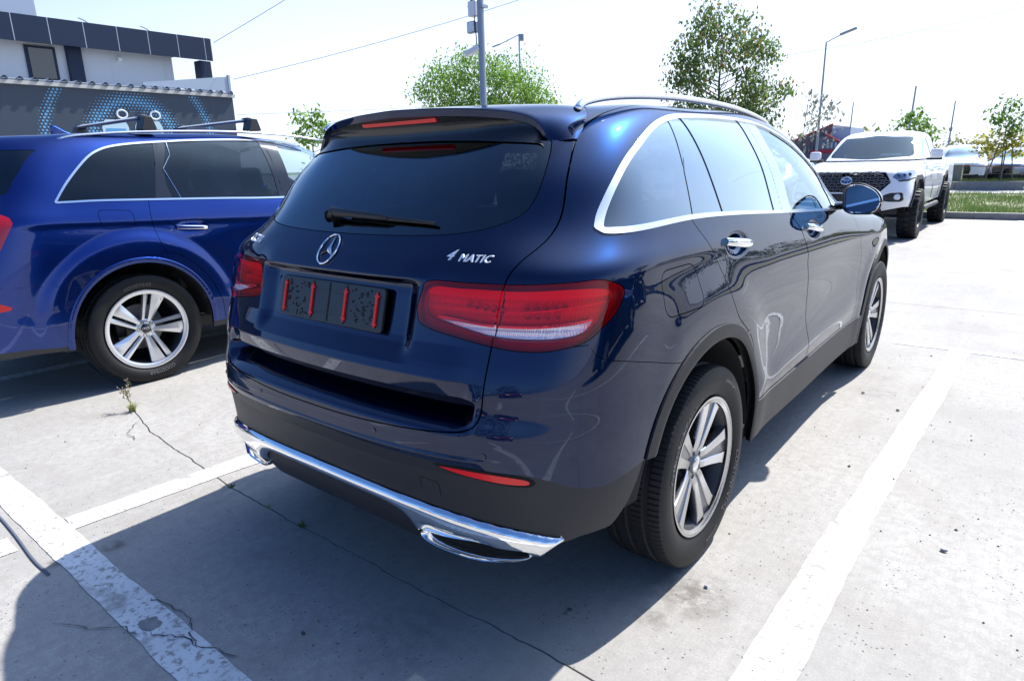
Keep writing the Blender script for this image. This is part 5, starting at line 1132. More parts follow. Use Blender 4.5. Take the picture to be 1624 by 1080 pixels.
# ------------------------------------------------------------------ ground
def concrete_mat(name, base, paint_layer=False, rough_edge=False):
    m = bpy.data.materials.new(name); m.use_nodes = True; n = m.node_tree.nodes; l = m.node_tree.links; b = n['Principled BSDF']; b.inputs['Roughness'].default_value = .78; b.inputs['Specular IOR Level'].default_value = .35
    tc = n.new('ShaderNodeTexCoord'); geo = n.new('ShaderNodeNewGeometry')
    def noise(scale, det=5, stretch=None, dist=0., rough=.55):
        t = n.new('ShaderNodeTexNoise'); t.inputs['Scale'].default_value = scale; t.inputs['Detail'].default_value = det; t.inputs['Distortion'].default_value = dist; t.inputs['Roughness'].default_value = rough
        mp = n.new('ShaderNodeMapping'); mp.inputs['Scale'].default_value = stretch or (1, 1, 1); l.new(geo.outputs['Position'], mp.inputs[0]); l.new(mp.outputs[0], t.inputs['Vector']); return t.outputs[0]
    def rng(src, a, b_, c=0., d=1.):
        r = n.new('ShaderNodeMapRange'); r.inputs[1].default_value = a; r.inputs[2].default_value = b_; r.inputs[3].default_value = c; r.inputs[4].default_value = d; l.new(src, r.inputs[0]); return r.outputs[0]
    def mix(f, A, B, mode='MIX'):
        x = n.new('ShaderNodeMix'); x.data_type = 'RGBA'; x.blend_type = mode
        if isinstance(f, float): x.inputs[0].default_value = f
        else: l.new(f, x.inputs[0])
        for i, s in ((6, A), (7, B)):
            if isinstance(s, tuple): x.inputs[i].default_value = (*s, 1)
            else: l.new(s, x.inputs[i])
        return x.outputs[2]
    def math_(op, A, B=None):
        x = n.new('ShaderNodeMath'); x.operation = op; x.use_clamp = True
        for i, s in ((0, A), (1, B)):
            if s is None: continue
            if isinstance(s, float): x.inputs[i].default_value = s
            else: l.new(s, x.inputs[i])
        return x.outputs[0]
    B0 = base; dk = tuple(c * .76 for c in base); lt = tuple(min(1, c * 1.16) for c in base)
    col = mix(rng(noise(.55, 6), .3, .7), dk, lt)
    col = mix(math_('MULTIPLY', rng(noise(2.3, 6, dist=.6), .50, .72), .6), col, tuple(c * f for c, f in zip(base, (.62, .58, .52))))      # brownish stains
    col = mix(math_('MULTIPLY', rng(noise(7, 4, (1, .12, 1)), .45, .7), .22), col, tuple(min(1, c*1.35) for c in base))                       # broom drag
    col = mix(math_('MULTIPLY', rng(noise(26, 5), .42, .62), .5), col, tuple(c*.70 for c in base))
    fine = noise(120, 4, rough=.75); col = mix(math_('MULTIPLY', rng(fine, .40, .66), .62), col, tuple(c * .62 for c in base))
    broom = noise(95, 3, (1, .05, 1)); col = mix(math_('MULTIPLY', rng(broom, .48, .70), .34), col, tuple(c * .70 for c in base))
    # pits and grit
    v = n.new('ShaderNodeTexVoronoi'); v.inputs['Scale'].default_value = 42; v.inputs['Randomness'].default_value = 1; l.new(geo.outputs['Position'], v.inputs['Vector'])
    pit = math_('MULTIPLY', rng(v.outputs['Distance'], .16, .08), rng(noise(3.2, 4), .44, .56)); col = mix(math_('MULTIPLY', pit, .75), col, tuple(c * .28 for c in base))
    v2 = n.new('ShaderNodeTexVoronoi'); v2.inputs['Scale'].default_value = 9; l.new(geo.outputs['Position'], v2.inputs['Vector'])
    chip = math_('MULTIPLY', rng(v2.outputs['Distance'], .07, .045), rng(noise(1.6, 3), .46, .54)); col = mix(math_('MULTIPLY', chip, .7), col, tuple(c * .32 for c in base))
    # old oil and rust marks, each at its own spot
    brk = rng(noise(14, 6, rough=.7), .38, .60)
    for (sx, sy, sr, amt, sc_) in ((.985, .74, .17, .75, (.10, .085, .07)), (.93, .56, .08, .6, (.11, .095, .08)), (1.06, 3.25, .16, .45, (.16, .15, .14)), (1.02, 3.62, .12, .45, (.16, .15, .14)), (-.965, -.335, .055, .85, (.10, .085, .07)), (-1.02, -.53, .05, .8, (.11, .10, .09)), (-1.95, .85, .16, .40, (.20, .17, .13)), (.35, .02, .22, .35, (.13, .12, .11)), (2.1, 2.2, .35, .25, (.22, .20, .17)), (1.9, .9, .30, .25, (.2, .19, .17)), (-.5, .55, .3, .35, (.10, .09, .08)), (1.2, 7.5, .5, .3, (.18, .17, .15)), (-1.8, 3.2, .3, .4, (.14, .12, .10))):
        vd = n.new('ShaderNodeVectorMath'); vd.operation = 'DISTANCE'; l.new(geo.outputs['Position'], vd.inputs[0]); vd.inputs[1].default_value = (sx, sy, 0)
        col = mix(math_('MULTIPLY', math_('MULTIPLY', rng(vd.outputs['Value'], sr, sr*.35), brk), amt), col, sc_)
    h = math_('ADD', math_('MULTIPLY', broom, .5), math_('MULTIPLY', fine, .5))
    bp = n.new('ShaderNodeBump'); bp.inputs['Distance'].default_value = .0022; bp.inputs['Strength'].default_value = .9; l.new(h, bp.inputs['Height'])
    bp2 = n.new('ShaderNodeBump'); bp2.inputs['Distance'].default_value = -.004; bp2.inputs['Strength'].default_value = .8; l.new(pit, bp2.inputs['Height']); l.new(bp.outputs[0], bp2.inputs['Normal']); l.new(bp2.outputs[0], b.inputs['Normal'])
    if paint_layer:
        wear = math_('MAXIMUM', rng(noise(34, 8, rough=.7), .515, .60), math_('MULTIPLY', rng(noise(4.5, 7, dist=.5, rough=.65), .57, .66), 1.))
        wear = math_('MAXIMUM', wear, pit); wc = mix(rng(noise(5, 5), .3, .7), (.74, .74, .73), (.60, .60, .58)); wc = mix(math_('MULTIPLY', rng(fine, .45, .7), .25), wc, (.5, .5, .49))
        col = mix(wear, wc, col)
    l.new(col, b.inputs['Base Color']); return m
CONC = concrete_mat('brushed_concrete', (.38, .36, .330)); LINE = concrete_mat('worn_white_paint', (.38, .36, .330), True)
DIRT = mat('joint_dirt', (.06, .055, .05), .95); KERB = mat('kerb_concrete', (.30, .29, .275), .85, noise=(6, .6, (.20, .19, .18)), bump=(60, .004))
gr = mesh('parking_ground', [(-400, -300, -.03), (400, -300, -.03), (400, 600, -.03), (-400, 600, -.03)], [(0, 1, 2, 3)], DIRT); tag(gr, kind='structure')
rnd = random.Random(11)
def jag(x0, x1, y, amp, seed, step=.03):
    r = random.Random(seed); pts = []; x = x0; v = 0; w = 0
    while x < x1:
        w = w * .985 + r.uniform(-1, 1) * amp * .18; v = v * .6 + r.uniform(-1, 1) * amp * .22; near = -5 < x < 4
        pts.append((x, y + (w + v if near else 0) + (float(np.interp(x, [-8, -3, -2.6, -2.05, -1.5, -1.05], [.9, .30, .195, .085, .04, 0])) if 0 < y < 1 else 0))); x += step if near else 1.0
    pts.append((x1, y)); return pts
joints = [-5.8, .205, 6.22, 12.25, 16.62]; edges = [jag(-30, 30, y, .014 if y < 1 else .006, int(y*7)) for y in joints[:-1]] + [[(-30, 16.62), (30, 16.62)]]
edges = [[(-30, -30), (30, -30)]] + edges
for k in range(len(edges) - 1):
    a, b = edges[k], edges[k+1]; g = [.0022, .003, .004, .004, .003, 0][k + 1]
    bm_v = [(x, y + ([0, .0022, .003, .004, .004, .003][k] if k else 0), 0) for x, y in a]; nA = len(bm_v); bm_v += [(x, y - g, 0) for x, y in b]; nB = len(b)
    # strip triangulation between two polylines ordered in x
    F = []; i = j = 0
    while i < nA - 1 or j < nB - 1:
        if j == nB - 1 or (i < nA - 1 and a[i+1][0] <= b[j+1][0]): F.append((i, i+1, nA + j)); i += 1
        else: F.append((i, nA + j + 1, nA + j)); j += 1
    n0 = len(bm_v); V2 = bm_v + [(x, y, -.03) for x, y, z in bm_v]
    F += [(i, i + n0, i + 1 + n0, i + 1) for i in range(nA - 1)] + [(nA+i+1, nA+i+1+n0, nA+i+n0, nA+i) for i in range(nB - 1)]
    mesh('concrete_slab', V2, F, CONC, gr)
def strip(name, pts, w, m, z=.003, parent=None, seed=0, wob=.006):
    """painted band: ragged edged sheet"""
    r = random.Random(seed); P = np.array(pts, float); L = np.linalg.norm(P[1] - P[0]); n = int(L / .05); d = (P[1] - P[0]) / L; nn_ = np.array([-d[1], d[0]]); V = []; a = b = 0
    for i in range(n + 1):
        a = a * .8 + r.uniform(-1, 1) * wob * .5; b = b * .8 + r.uniform(-1, 1) * wob * .5; c = P[0] + d * L * i / n
        V += [(*(c + nn_ * (w/2 + a)), z), (*(c - nn_ * (w/2 + b)), z)]
    return mesh(name, V, [(2*i, 2*i+1, 2*i+3, 2*i+2) for i in range(n)], m, parent)
pl = strip('painted_line', [(-9, -.425), (6, -.475)], .130, LINE, .003, gr, 1)
for k, (p0, p1, w) in enumerate([((-1.305, -.38), (-1.245, .60), .135), ((-1.245, .60), (-1.13, 4.5), .14), ((-1.40, -4.5), (-1.315, -.58), .14), ((1.295, -.40), (1.31, 1.5), .145), ((1.31, 1.5), (1.385, 4.62), .125), ((1.25, -4.5), (1.29, -.60), .14),
     ((-4.08, -.38), (-3.93, 4.6), .13), ((4.0, -.42), (4.1, 4.6), .13), ((-4.2, -4.5), (-4.09, -.58), .13), ((4.0, -4.5), (4.0, -.6), .13), ((.95, 4.60), (1.9, 4.60), .07), ((1.36, 11.6), (1.36, 16.5), .13), ((-4.1, 11.6), (-4.1, 16.5), .13), ((4.1, 11.6), (4.1, 16.5), .13)]):
    strip('painted_line', [p0, p1], w, LINE,   .004 if k in (1, 4) else .0035 if k < 3 else .003, gr, k + 3)
# a few extra hairline cracks as thin dark ribbons
def crack(pts, seed, w=.005, sub=9, amp=.012):
    r = random.Random(seed); P = []
    for (a, b) in zip(pts[:-1], pts[1:]):
        for i in range(sub): t = i / sub; P.append((a[0]*(1-t) + b[0]*t + r.uniform(-amp, amp), a[1]*(1-t) + b[1]*t + r.uniform(-amp, amp)))
    P.append(pts[-1]); V = []
    for i, q in enumerate(P):
        t = np.array(P[min(i+1, len(P)-1)]) - np.array(P[max(i-1, 0)]); t = t / (np.linalg.norm(t) + 1e-9); nn_ = np.array([-t[1], t[0]]) * w * r.uniform(.25, 1.) * (.3 if i in (0, len(P)-1) else 1); q = np.array(q); V += [(*(q + nn_), .006), (*(q - nn_), .006)]
    mesh('crack', V, [(2*i, 2*i+1, 2*i+3, 2*i+2) for i in range(len(P)-1)], DIRT, gr)
crack([(-2.32, .325), (-2.18, .20), (-2.02, .17)], 3, .0025)
crack([(-.62, -.66), (-.40, -.52), (-.20, -.43), (.02, -.36)], 5, .0022); crack([(-.50, -.40), (-.30, -.36), (-.12, -.42)], 6, .0025)
crack([(.55, 3.9), (.62, 4.2)], 8, .003)
# dark tar smear on the left and a thin stone-filled groove
SMEAR = mat('dark_stain', (.16, .155, .15), .8, noise=(30, .8, (.30, .29, .28)))
def blob(c, r, seed, z=.0062, m=SMEAR, el=1., rot=0.):
    q = random.Random(seed); V = []
    R_ = smooth_poly([(r*(1 + q.uniform(-.3, .3))*cos(a), r*(1 + q.uniform(-.3, .3))*sin(a)) for a in np.linspace(0, 2*pi, 9)[:-1]], True, 5)
    for k in range(len(R_)):
        x, y = R_[k, 0], R_[k, 1]*el; V.append((c[0] + x*cos(rot) - y*sin(rot), c[1] + x*sin(rot) + y*cos(rot), z))
    return mesh('stain', V, [tuple(range(len(V)))], m, gr)
blob((-.355, -.455), .042, 3, el=.75)
GREYB = mat('grey_rope', (.09, .10, .13), .7)
MB().tube(smooth_poly([(-2.4, -.585, .006), (-1.9, -.552, .006), (-1.656, -.545, .006), (-1.38, -.552, .006), (-1.115, -.566, .006), (-.944, -.563, .006)], False, 6), .0048, 6, flat=.4).build('crack_filler', GREYB, gr)
# pebbles, grouped as loose grit
m = MB(); q = random.Random(5)
for k in range(420):
    x, y = (q.uniform(-2.5, 3.2), q.uniform(-.9, 6)) if k < 300 else (q.uniform(1.4, 3), q.uniform(.2, 3)); s = q.uniform(.0015, .0045) * (2.0 if q.random() < .05 else 1)
    P = [(x + s*cos(a)*q.uniform(.7, 1.3), y + s*sin(a)*q.uniform(.7, 1.3)) for a in (0, 1.57, 3.14, 4.71)]; m.add([(*p_, .001) for p_ in P] + [(x, y, .001 + s*1.1)], [(0, 1, 4), (1, 2, 4), (2, 3, 4), (3, 0, 4)])
tag(m.build('grit', mat('grit_stone', (.12, .115, .11), .9)), kind='stuff')
for k, (x, y, s, lb) in enumerate([(1.012, 3.20, .011, 'small dark pebble on sunlit concrete beside the front wheel shadow'), (1.235, 2.99, .012, 'brown dry leaf scrap left of the long white line'), (1.62, 1.52, .013, 'flat grey pebble right of the long white line'), (1.008, .80, .010, 'pale pebble by the rear tyre at the shadow edge'), (.09, -.18, .010, 'small dark stone in the shaded concrete left of centre'), (.70, .42, .009, 'dark stone in shade behind the rear tyre')]):
    mb = MB(); r = random.Random(k); ring = [(s*cos(a)*r.uniform(.7, 1.2), s*.7*sin(a)*r.uniform(.7, 1.2), 0) for a in np.linspace(0, 2*pi, 8)[:-1]]; top = [(a*.6, b*.6, s*.5) for a, b, c in ring]; mb.add(ring + top, [tuple(range(7, 14))] + [(i, (i+1) % 7, 7+(i+1) % 7, 7+i) for i in range(7)])
    tag(mb.build('pebble', mat('pebble_dark', (.06, .055, .05), .8) if k not in (2, 3) else mat('pebble_grey', (.3, .3, .31), .8), loc=(x, y, .005)), lb, 'pebble')
# weeds
WEED = mat('weed_leaf', (.10, .16, .03), .6); DRY = mat('dry_stalk', (.28, .22, .12), .7); STRAW = mat('straw_grass', (.30, .31, .10), .7)
def tuft(name, label, loc, n, h, spread, m_, seed, seeds=0):
    t = thing(name, label, 'weed', loc); r = random.Random(seed); mb = MB()
    for k in range(n):
        a = r.uniform(0, 2*pi); L = h * r.uniform(.5, 1); lean = r.uniform(.3, 1.3); w = .0014; base = (r.uniform(-1, 1)*spread*.3, r.uniform(-1, 1)*spread*.3)
        P = [np.array([base[0] + cos(a)*L*lean*t_*t_*.8, base[1] + sin(a)*L*lean*t_*t_*.8, L*t_*(1 - .25*t_*lean)]) for t_ in (0, .35, .7, 1)]; nrm = np.array([-sin(a), cos(a), 0]) * w
        mb.add([P[0]+nrm, P[0]-nrm, P[1]+nrm, P[1]-nrm, P[2]+nrm*.8, P[2]-nrm*.8, P[3]], [(0, 1, 3, 2), (2, 3, 5, 4), (4, 5, 6)])
    tag(mb.build('leaf_blades', m_, t), kind='stuff')
    for k in range(seeds):
        a = r.uniform(2.2, 4.2); L = h * r.uniform(1.5, 2.3); pts = [(cos(a)*L*.45*q_*q_, sin(a)*L*.25*q_*q_, L*q_) for q_ in np.linspace(0, 1, 7)]; st = MB().tube(pts, .0011, 4)
        for i in range(26): q_ = r.uniform(.62, 1.02); p0 = (cos(a)*L*.45*q_*q_ + r.uniform(-.018, .018), sin(a)*L*.25*q_*q_ + r.uniform(-.018, .018), L*q_ + r.uniform(-.012, .016)); st.box(p0, (.0035, .0035, .009), r.uniform(0, 3), r.uniform(-1, 1))
        st.build('seed_head', DRY, t)
    return t
tuft('grass_tuft', 'yellow green grass tuft with brown seed heads growing from the crack by the left wheel', (-2.52, .365, .0), 90, .085, .05, STRAW, 2, 3)
tuft('weed', 'tiny green weed in the joint nearest the left exhaust', (-1.055, .212, 0), 26, .022, .03, WEED, 4)
tuft('weed', 'small bright weed in the shaded joint, largest of those under the bumper', (-.475, .200, 0), 46, .030, .035, WEED, 6)
tuft('weed', 'faint dry weed between the two green ones under the bumper', (-.74, .208, 0), 16, .018, .03, STRAW, 8)
# kerb stones, verge
for k in range(-8, 14):
    kb = mesh('kerb_stone', *[(lambda b: (b.V, b.F))(MB().box((k*1.0, 16.72, .055), (.992, .16, .17)))][0], KERB, gr); 
vg = mesh('verge_soil', [(-30, 16.80, .10), (30, 16.80, .10), (30, 28.9, .10), (-30, 28.9, .10)], [(0, 1, 2, 3)], mat('verge_earth', (.16, .17, .07), .95, noise=(2.2, .9, (.30, .27, .19)))); tag(vg, kind='structure')
pth = mesh('footpath', [(-30, 25.8, .115), (30, 25.8, .115), (30, 28.0, .115), (-30, 28.0, .115)], [(0, 1, 2, 3)], mat('path_gravel', (.42, .40, .37), .9, noise=(9, .6, (.33, .31, .28)))); tag(pth, kind='structure')
q = random.Random(9); mb = MB()
for k in range(26000):
    x = q.uniform(-4.5, 4.2); y = 16.9 + 9.0 * q.random()**1.2; cl = math.sin(x*2.1 + 3) * math.sin(y*1.3 + x) ; 
    if cl < -.55 and q.random() < .7: continue
    h = q.uniform(.04, .13) * (1 + .6*max(0, cl)); a = q.uniform(0, pi); w = .007; dx, dy = cos(a)*w, sin(a)*w; lx, ly = q.uniform(-.06, .06), q.uniform(-.06, .06)
    b0 = len(mb.V); mb.V += [(x-dx, y-dy, .10), (x+dx, y+dy, .10), (x+lx, y+ly, .10+h)]; mb.F.append((b0, b0+1, b0+2))
tag(mb.build('verge_grass', mat('verge_grass_green', (.20, .33, .07), .7, noise=(1.1, .8, (.32, .38, .12)))), kind='stuff')
# low wall behind the path and second verge
for k in range(-6, 9):
    mesh('edging_block', *[(lambda b: (b.V, b.F))(MB().box((k*2.0, 28.15, .20), (1.985, .22, .42)))][0], KERB, gr)
vg2 = mesh('far_verge', [(-30, 28.26, .36), (30, 28.26, .36), (30, 31.6, .30), (-30, 31.6, .30)], [(0, 1, 2, 3)], mat('verge_earth2', (.14, .16, .06), .95, noise=(2, .8, (.26, .25, .14)))); tag(vg2, kind='structure')
mb = MB()
for k in range(7000):
    x = q.uniform(-3.6, 4.5); y = q.uniform(28.3, 31.4); h = q.uniform(.04, .16) ; a = q.uniform(0, pi); w = .009; dx, dy = cos(a)*w, sin(a)*w; b0 = len(mb.V); mb.V += [(x-dx, y-dy, .33), (x+dx, y+dy, .33), (x + q.uniform(-.06, .06), y, .33+h)]; mb.F.append((b0, b0+1, b0+2))
tag(mb.build('far_verge_grass', mat('far_verge_green', (.14, .19, .05), .7)), kind='stuff')
lot = mesh('far_parking', [(-60, 31.6, .0), (60, 31.6, .0), (60, 120, .0), (-60, 120, .0)], [(0, 1, 2, 3)], mat('far_asphalt', (.22, .215, .21), .9)); tag(lot, kind='structure')
fld = mesh('open_field', [(-400, 120, .0), (400, 120, .0), (400, 600, .0), (-400, 600, .0)], [(0, 1, 2, 3)], mat('field_green', (.10, .12, .05), .9)); tag(fld, kind='structure')
yard = mesh('yard_paving', [(-300, -300, -.004), (-30, -300, -.004), (-30, 300, -.004), (-300, 300, -.004)], [(0, 1, 2, 3)], mat('yard_grey', (.24, .235, .23), .9)); tag(yard, kind='structure')
yard2 = mesh('yard_paving', [(30, -300, -.004), (300, -300, -.004), (300, 300, -.004), (30, 300, -.004)], [(0, 1, 2, 3)], mat('yard_grey', (.24, .235, .23), .9)); tag(yard2, kind='structure')
# ------------------------------------------------------------------ stone blocks on the verge
for k, (x, y, lb) in enumerate([(-1.33, 30.2, 'square grey stone block left of the sapling'), (3.03, 29.2, 'square grey stone block at the right edge of the picture'), ]):
    b = thing('stone_block', lb, 'bollard', (x, y, .33)); MB().box((0, 0, .30), (.62, .5, .62)).build('block', KERB, b, bevel=.03); MB().box((0, 0, .63), (.66, .54, .05)).build('cap', KERB, b, bevel=.015)
tp = MB().tube([(-1.0, 29.9, .93), (.3, 29.6, .88), (2.7, 29.1, .92)], .018, 5); tag(tp.build('rope', mat('red_white_rope', (.45, .14, .08), .7)), 'faded red rope strung between the stone blocks', 'rope')
# ------------------------------------------------------------------ trees
def leafmat(name, c1, c2, c3=None):
    m = bpy.data.materials.new(name); m.use_nodes = True; n = m.node_tree.nodes; l = m.node_tree.links; b = n['Principled BSDF']; b.inputs['Roughness'].default_value = .55; b.inputs['Specular IOR Level'].default_value = .3
    g = n.new('ShaderNodeNewGeometry'); r = n.new('ShaderNodeValToRGB'); l.new(g.outputs['Random Per Island'], r.inputs[0]); e = r.color_ramp.elements; e[0].color = (*c1, 1); e[1].color = (*c2, 1)
    if c3: x = e.new(.93); x.color = (*c2, 1); e[-1].color = (*c3, 1); e[-1].position = .97
    l.new(r.outputs[0], b.inputs['Base Color']); tr = n.new('ShaderNodeBsdfTranslucent'); l.new(r.outputs[0], tr.inputs[0]); mx = n.new('ShaderNodeMixShader'); mx.inputs[0].default_value = .42
    l.new(b.outputs[0], mx.inputs[1]); l.new(tr.outputs[0], mx.inputs[2]); l.new(mx.outputs[0], n['Material Output'].inputs[0]); return m
BARK = mat('bark', (.13, .105, .085), .9, noise=(14, .7, (.07, .055, .045)), bump=(40, .01)); TWIG = BARK
def tree(label, loc, H, trunk_h, crown, leaf_m, nclump, leaf, seed, name='tree', cat='tree', droop=.3, r0=.09, per=26, shape=None, spread=.26, stems=1):
    """crown=(cx,cz,rx,rz) relative ellipsoid; leaves are small folded quads in clumps at twig ends"""
    T = thing(name, label, cat, loc); r = random.Random(seed); cx, cz, rx, rz = crown; trunk = MB(); limbs = MB(); tips = []
    lean = r.uniform(-.03, .03)
    for s_ in range(stems):
        off = (r.uniform(-.1, .1) * (stems > 1), r.uniform(-.1, .1) * (stems > 1)); top = H * .86
        pts = [(off[0]*(1 + z_*2) + lean*z_ + r.uniform(-.03, .03)*z_, off[1]*(1 + z_*2) + r.uniform(-.03, .03)*z_, z_) for z_ in np.linspace(0, top, 7)]; trunk.tube(pts, [r0*(1 - .85*i/6) for i in range(7)], 7)
    trunk.build('trunk', BARK, T, smooth=True)
    for k in range(nclump):
        # a point inside the crown volume, biased to its outer shell
        while True:
            d = np.array([r.gauss(0, 1), r.gauss(0, 1), r.gauss(0, 1)]); d /= np.linalg.norm(d); rad = r.uniform(.25, 1.0)**.55
            p_ = np.array([cx + d[0]*rx*rad, d[1]*rx*rad, cz + d[2]*rz*rad])
            if shape is None or shape(p_, r): break
        tips.append(p_)
        if k % 3 == 0:
            z0 = max(trunk_h, min(H*.8, p_[2] - np.hypot(p_[0], p_[1]) * .8)); s0 = np.array([lean*z0, 0, z0]); mid = (s0 + p_)/2 + np.array([0, 0, -.03*H]); limbs.tube([s0, mid, p_], [r0*.32*(1 - z0/H*.6), r0*.18, r0*.05], 4)
    if limbs.V: limbs.build('limbs', BARK, T)
    mb = MB(); Vs = []; Fs = []
    for p_ in tips:
        cs = spread * r.uniform(.6, 1.25)
        for j in range(per):
            c = p_ + np.array([r.gauss(0, cs*.5), r.gauss(0, cs*.5), r.gauss(0, cs*.42)]); a = r.uniform(0, 2*pi); L = leaf * r.uniform(.6, 1.2); tilt = r.uniform(-1.2, .5) - droop
            u = np.array([cos(a)*cos(tilt), sin(a)*cos(tilt), sin(tilt)]) * L; v = np.array([-sin(a), cos(a), r.uniform(-.5, .5)]) * L * .30; b0 = len(Vs)
            Vs += [c, c + u*.5 + v, c + u, c + u*.5 - v]; Fs.append((b0, b0+1, b0+2, b0+3))
    mesh('crown', Vs, Fs, leaf_m, T); return T
LG = leafmat('bright_leaf', (.10, .22, .03), (.24, .40, .06)); RW = leafmat('rowan_leaf', (.07, .125, .035), (.17, .25, .065), (.30, .10, .04)); YL = leafmat('sapling_leaf', (.08, .18, .04), (.20, .33, .06)); YO = leafmat('autumn_leaf', (.45, .34, .03), (.30, .36, .05)); OL = leafmat('olive_leaf', (.14, .15, .05), (.24, .24, .08))
DKL = leafmat('dark_leaf', (.025, .045, .02), (.06, .09, .03)); PU = leafmat('grey_leaf', (.20, .22, .19), (.32, .33, .28))
tree('broad bright green tree rising behind the navy suv roof and the camera pole', (-12.6, 15.57, 0), 5.4, 1.2, (0, 3.45, 2.25, 1.45), LG, 310, .10, 3, per=70, r0=.10, spread=.42, shape=lambda p_, r: p_[2] < 4.0 or r.random() < .6)
tree('tall rowan tree with red berry clusters standing above the roof rail', (-4.95, 15.6, 0), 5.75, 1.6, (0.05, 3.30, 1.50, 1.90), RW, 230, .10, 8, per=52, r0=.06, spread=.30, droop=.5, shape=lambda p_, r: abs(p_[0]) < 1.52 * max(.15, min(1, (5.5 - p_[2]) / 2.2)))
rw = [o for o in COL.objects if o.get('label', '').startswith('tall rowan')][0]
q = random.Random(3)
for k in range(6):
    mb = MB(); c = (q.uniform(-.8, 1.0), q.uniform(-.9, -.3), q.uniform(2.4, 4.2))
    for i in range(12):
        d = (c[0] + q.gauss(0, .05), c[1] + q.gauss(0, .05), c[2] + q.gauss(0, .035)); mb.box(d, (.02, .02, .02), q.uniform(0, 1), q.uniform(0, 1))
    tag(mb.build('berry_cluster', mat('rowan_berry', (.5, .02, .015), .4), rw), kind='stuff')
tree('thin grey tree with sparse drooping branches beside the street lamp', (-3.3, 17.0, 0), 3.1, 1.5, (.15, 2.25, .62, .75), PU, 26, .12, 5, per=9, r0=.03, spread=.22, droop=.9)
tree('young tree with large pale leaves rising behind the pickup roof', (-1.62, 20.6, .1), 2.75, 1.2, (0, 2.05, .95, .42), YL, 42, .16, 15, per=15, r0=.035, spread=.24, shape=lambda p_, r: abs(p_[0]) < .95 * max(.12, (2.75 - p_[2]) / .9))
tree('small leafy tree top showing between the two blue suvs', (-18.7, 13.27, 0), 3.7, 1.4, (0, 2.85, .72, .65), LG, 34, .17, 17, per=22, r0=.06, spread=.30)
sp_ = tree('staked sapling on the verge, yellow leaves below and green above', (.22, 29.4, .33), 3.15, .9, (0, 2.30, .62, .85), YL, 34, .17, 21, name='sapling', per=15, r0=.03, spread=.24, shape=lambda p_, r: abs(p_[0]) < .62)
mb = MB(); Vs = []; Fs = []; q = random.Random(2)
for k in range(46):
    c0 = np.array([q.uniform(-1.0, 1.0), q.uniform(-.7, .7), 1.45 + q.uniform(-.42, .38)])
    if abs(c0[0]) > .95 - .5*abs(c0[2]-1.45): continue
    for j in range(22):
        c = c0 + np.array([q.gauss(0, .14), q.gauss(0, .14), q.gauss(0, .10)]); a = q.uniform(0, 6.28); L = .17 * q.uniform(.6, 1.1); t_ = q.uniform(-1, .3); u = np.array([cos(a)*cos(t_), sin(a)*cos(t_), sin(t_)])*L; v = np.array([-sin(a), cos(a), q.uniform(-.4, .4)])*L*.36; b0 = len(Vs); Vs += [c, c+u*.5+v, c+u, c+u*.5-v]; Fs.append((b0, b0+1, b0+2, b0+3))
mesh('yellow_foliage', Vs, Fs, YO, sp_)
for dx in (-.45, .05, .40): MB().tube([(dx, -.15, -.02), (dx*.45 + .02, 0, 1.35)], .022, 6).build('stake', mat('stake_wood', (.20, .17, .14), .9), sp_)
for k, (x, y, h, w, lb) in enumerate([(-14.5, 42, 1.9, 2.0, 'round olive bush in front of the red and grey barn'), (-1.9, 44, 2.1, 2.6, 'olive bushes seen behind the pickup bed'), (-8.5, 52, 1.9, 4.5, 'low bushes right of the barn beyond the pickup')]):
    tree(lb, (x, y, 0), h*.9, .2, (0, h*.55, w, h*.5), OL, 70, .22, 30 + k, name='bush', cat='bush', per=26, r0=.04, spread=.5)
q = random.Random(77)
tl = thing('tree_belt', 'distant line of trees along the horizon behind the parked cars', 'trees', (0, 95, 0)); Vs = []; Fs = []
for k in range(900):
    a = q.uniform(-1, 1); cx_ = -40 + a * 95; hh = 2.6 + 1.3*math.sin(cx_*.23) + .8*math.sin(cx_*.71); c0 = np.array([cx_, q.uniform(-4, 4), q.uniform(.3, max(1., hh))])
    for j in range(14):
        c = c0 + np.array([q.gauss(0, .8), q.gauss(0, .8), q.gauss(0, .5)]); u = np.array([q.uniform(-1, 1), q.uniform(-1, 1), q.uniform(-1, 1)])*.45; v = np.array([q.uniform(-1, 1), q.uniform(-1, 1), q.uniform(-1, 1)])*.4; b0 = len(Vs); Vs += [c, c+u, c+u+v, c+v]; Fs.append((b0, b0+1, b0+2, b0+3))
tag(mesh('foliage', Vs, Fs, OL, tl), kind='stuff')
# ------------------------------------------------------------------ poles
STEEL = mat('galvanised_steel', (.30, .33, .38), .45, .6); WHT = mat('white_plastic', (.78, .79, .8), .4)
P0 = (-3.50, 4.93); cp = thing('camera_pole', 'blue grey steel pole behind the navy suv carrying a box, a floodlight and a camera', 'pole', (*P0, 0))
MB().tube([(0, 0, 0), (0, 0, 4.6)], .038, 14).build('mast', STEEL, cp, smooth=True, angle=60)
bx1 = MB().box((-.115, .02, 3.12), (.11, .09, .16)); bx1.build('junction_box', WHT, cp, bevel=.01); MB().tube([(-.17, .0, 3.14), (-.10, 0, 3.22)], .022, 8).build('small_camera', BLACK, cp)
fl = MB().box((-.125, 0, 2.93), (.13, .06, .125)).build('floodlight', mat('floodlight_shell', (.20, .24, .30), .35, .4), cp, bevel=.012); MB().box((-.125, -.036, 2.93), (.105, .008, .10)).build('floodlight_glass', WHITEREF, fl)
cm = MB().box((-.10, -.05, 2.675), (.19, .07, .06), .3, .0, -.35).build('camera_body', WHT, cp, bevel=.012); MB().box((.055, .0, 3.12), (.035, .1, .03)).build('bracket', STEEL, cp)
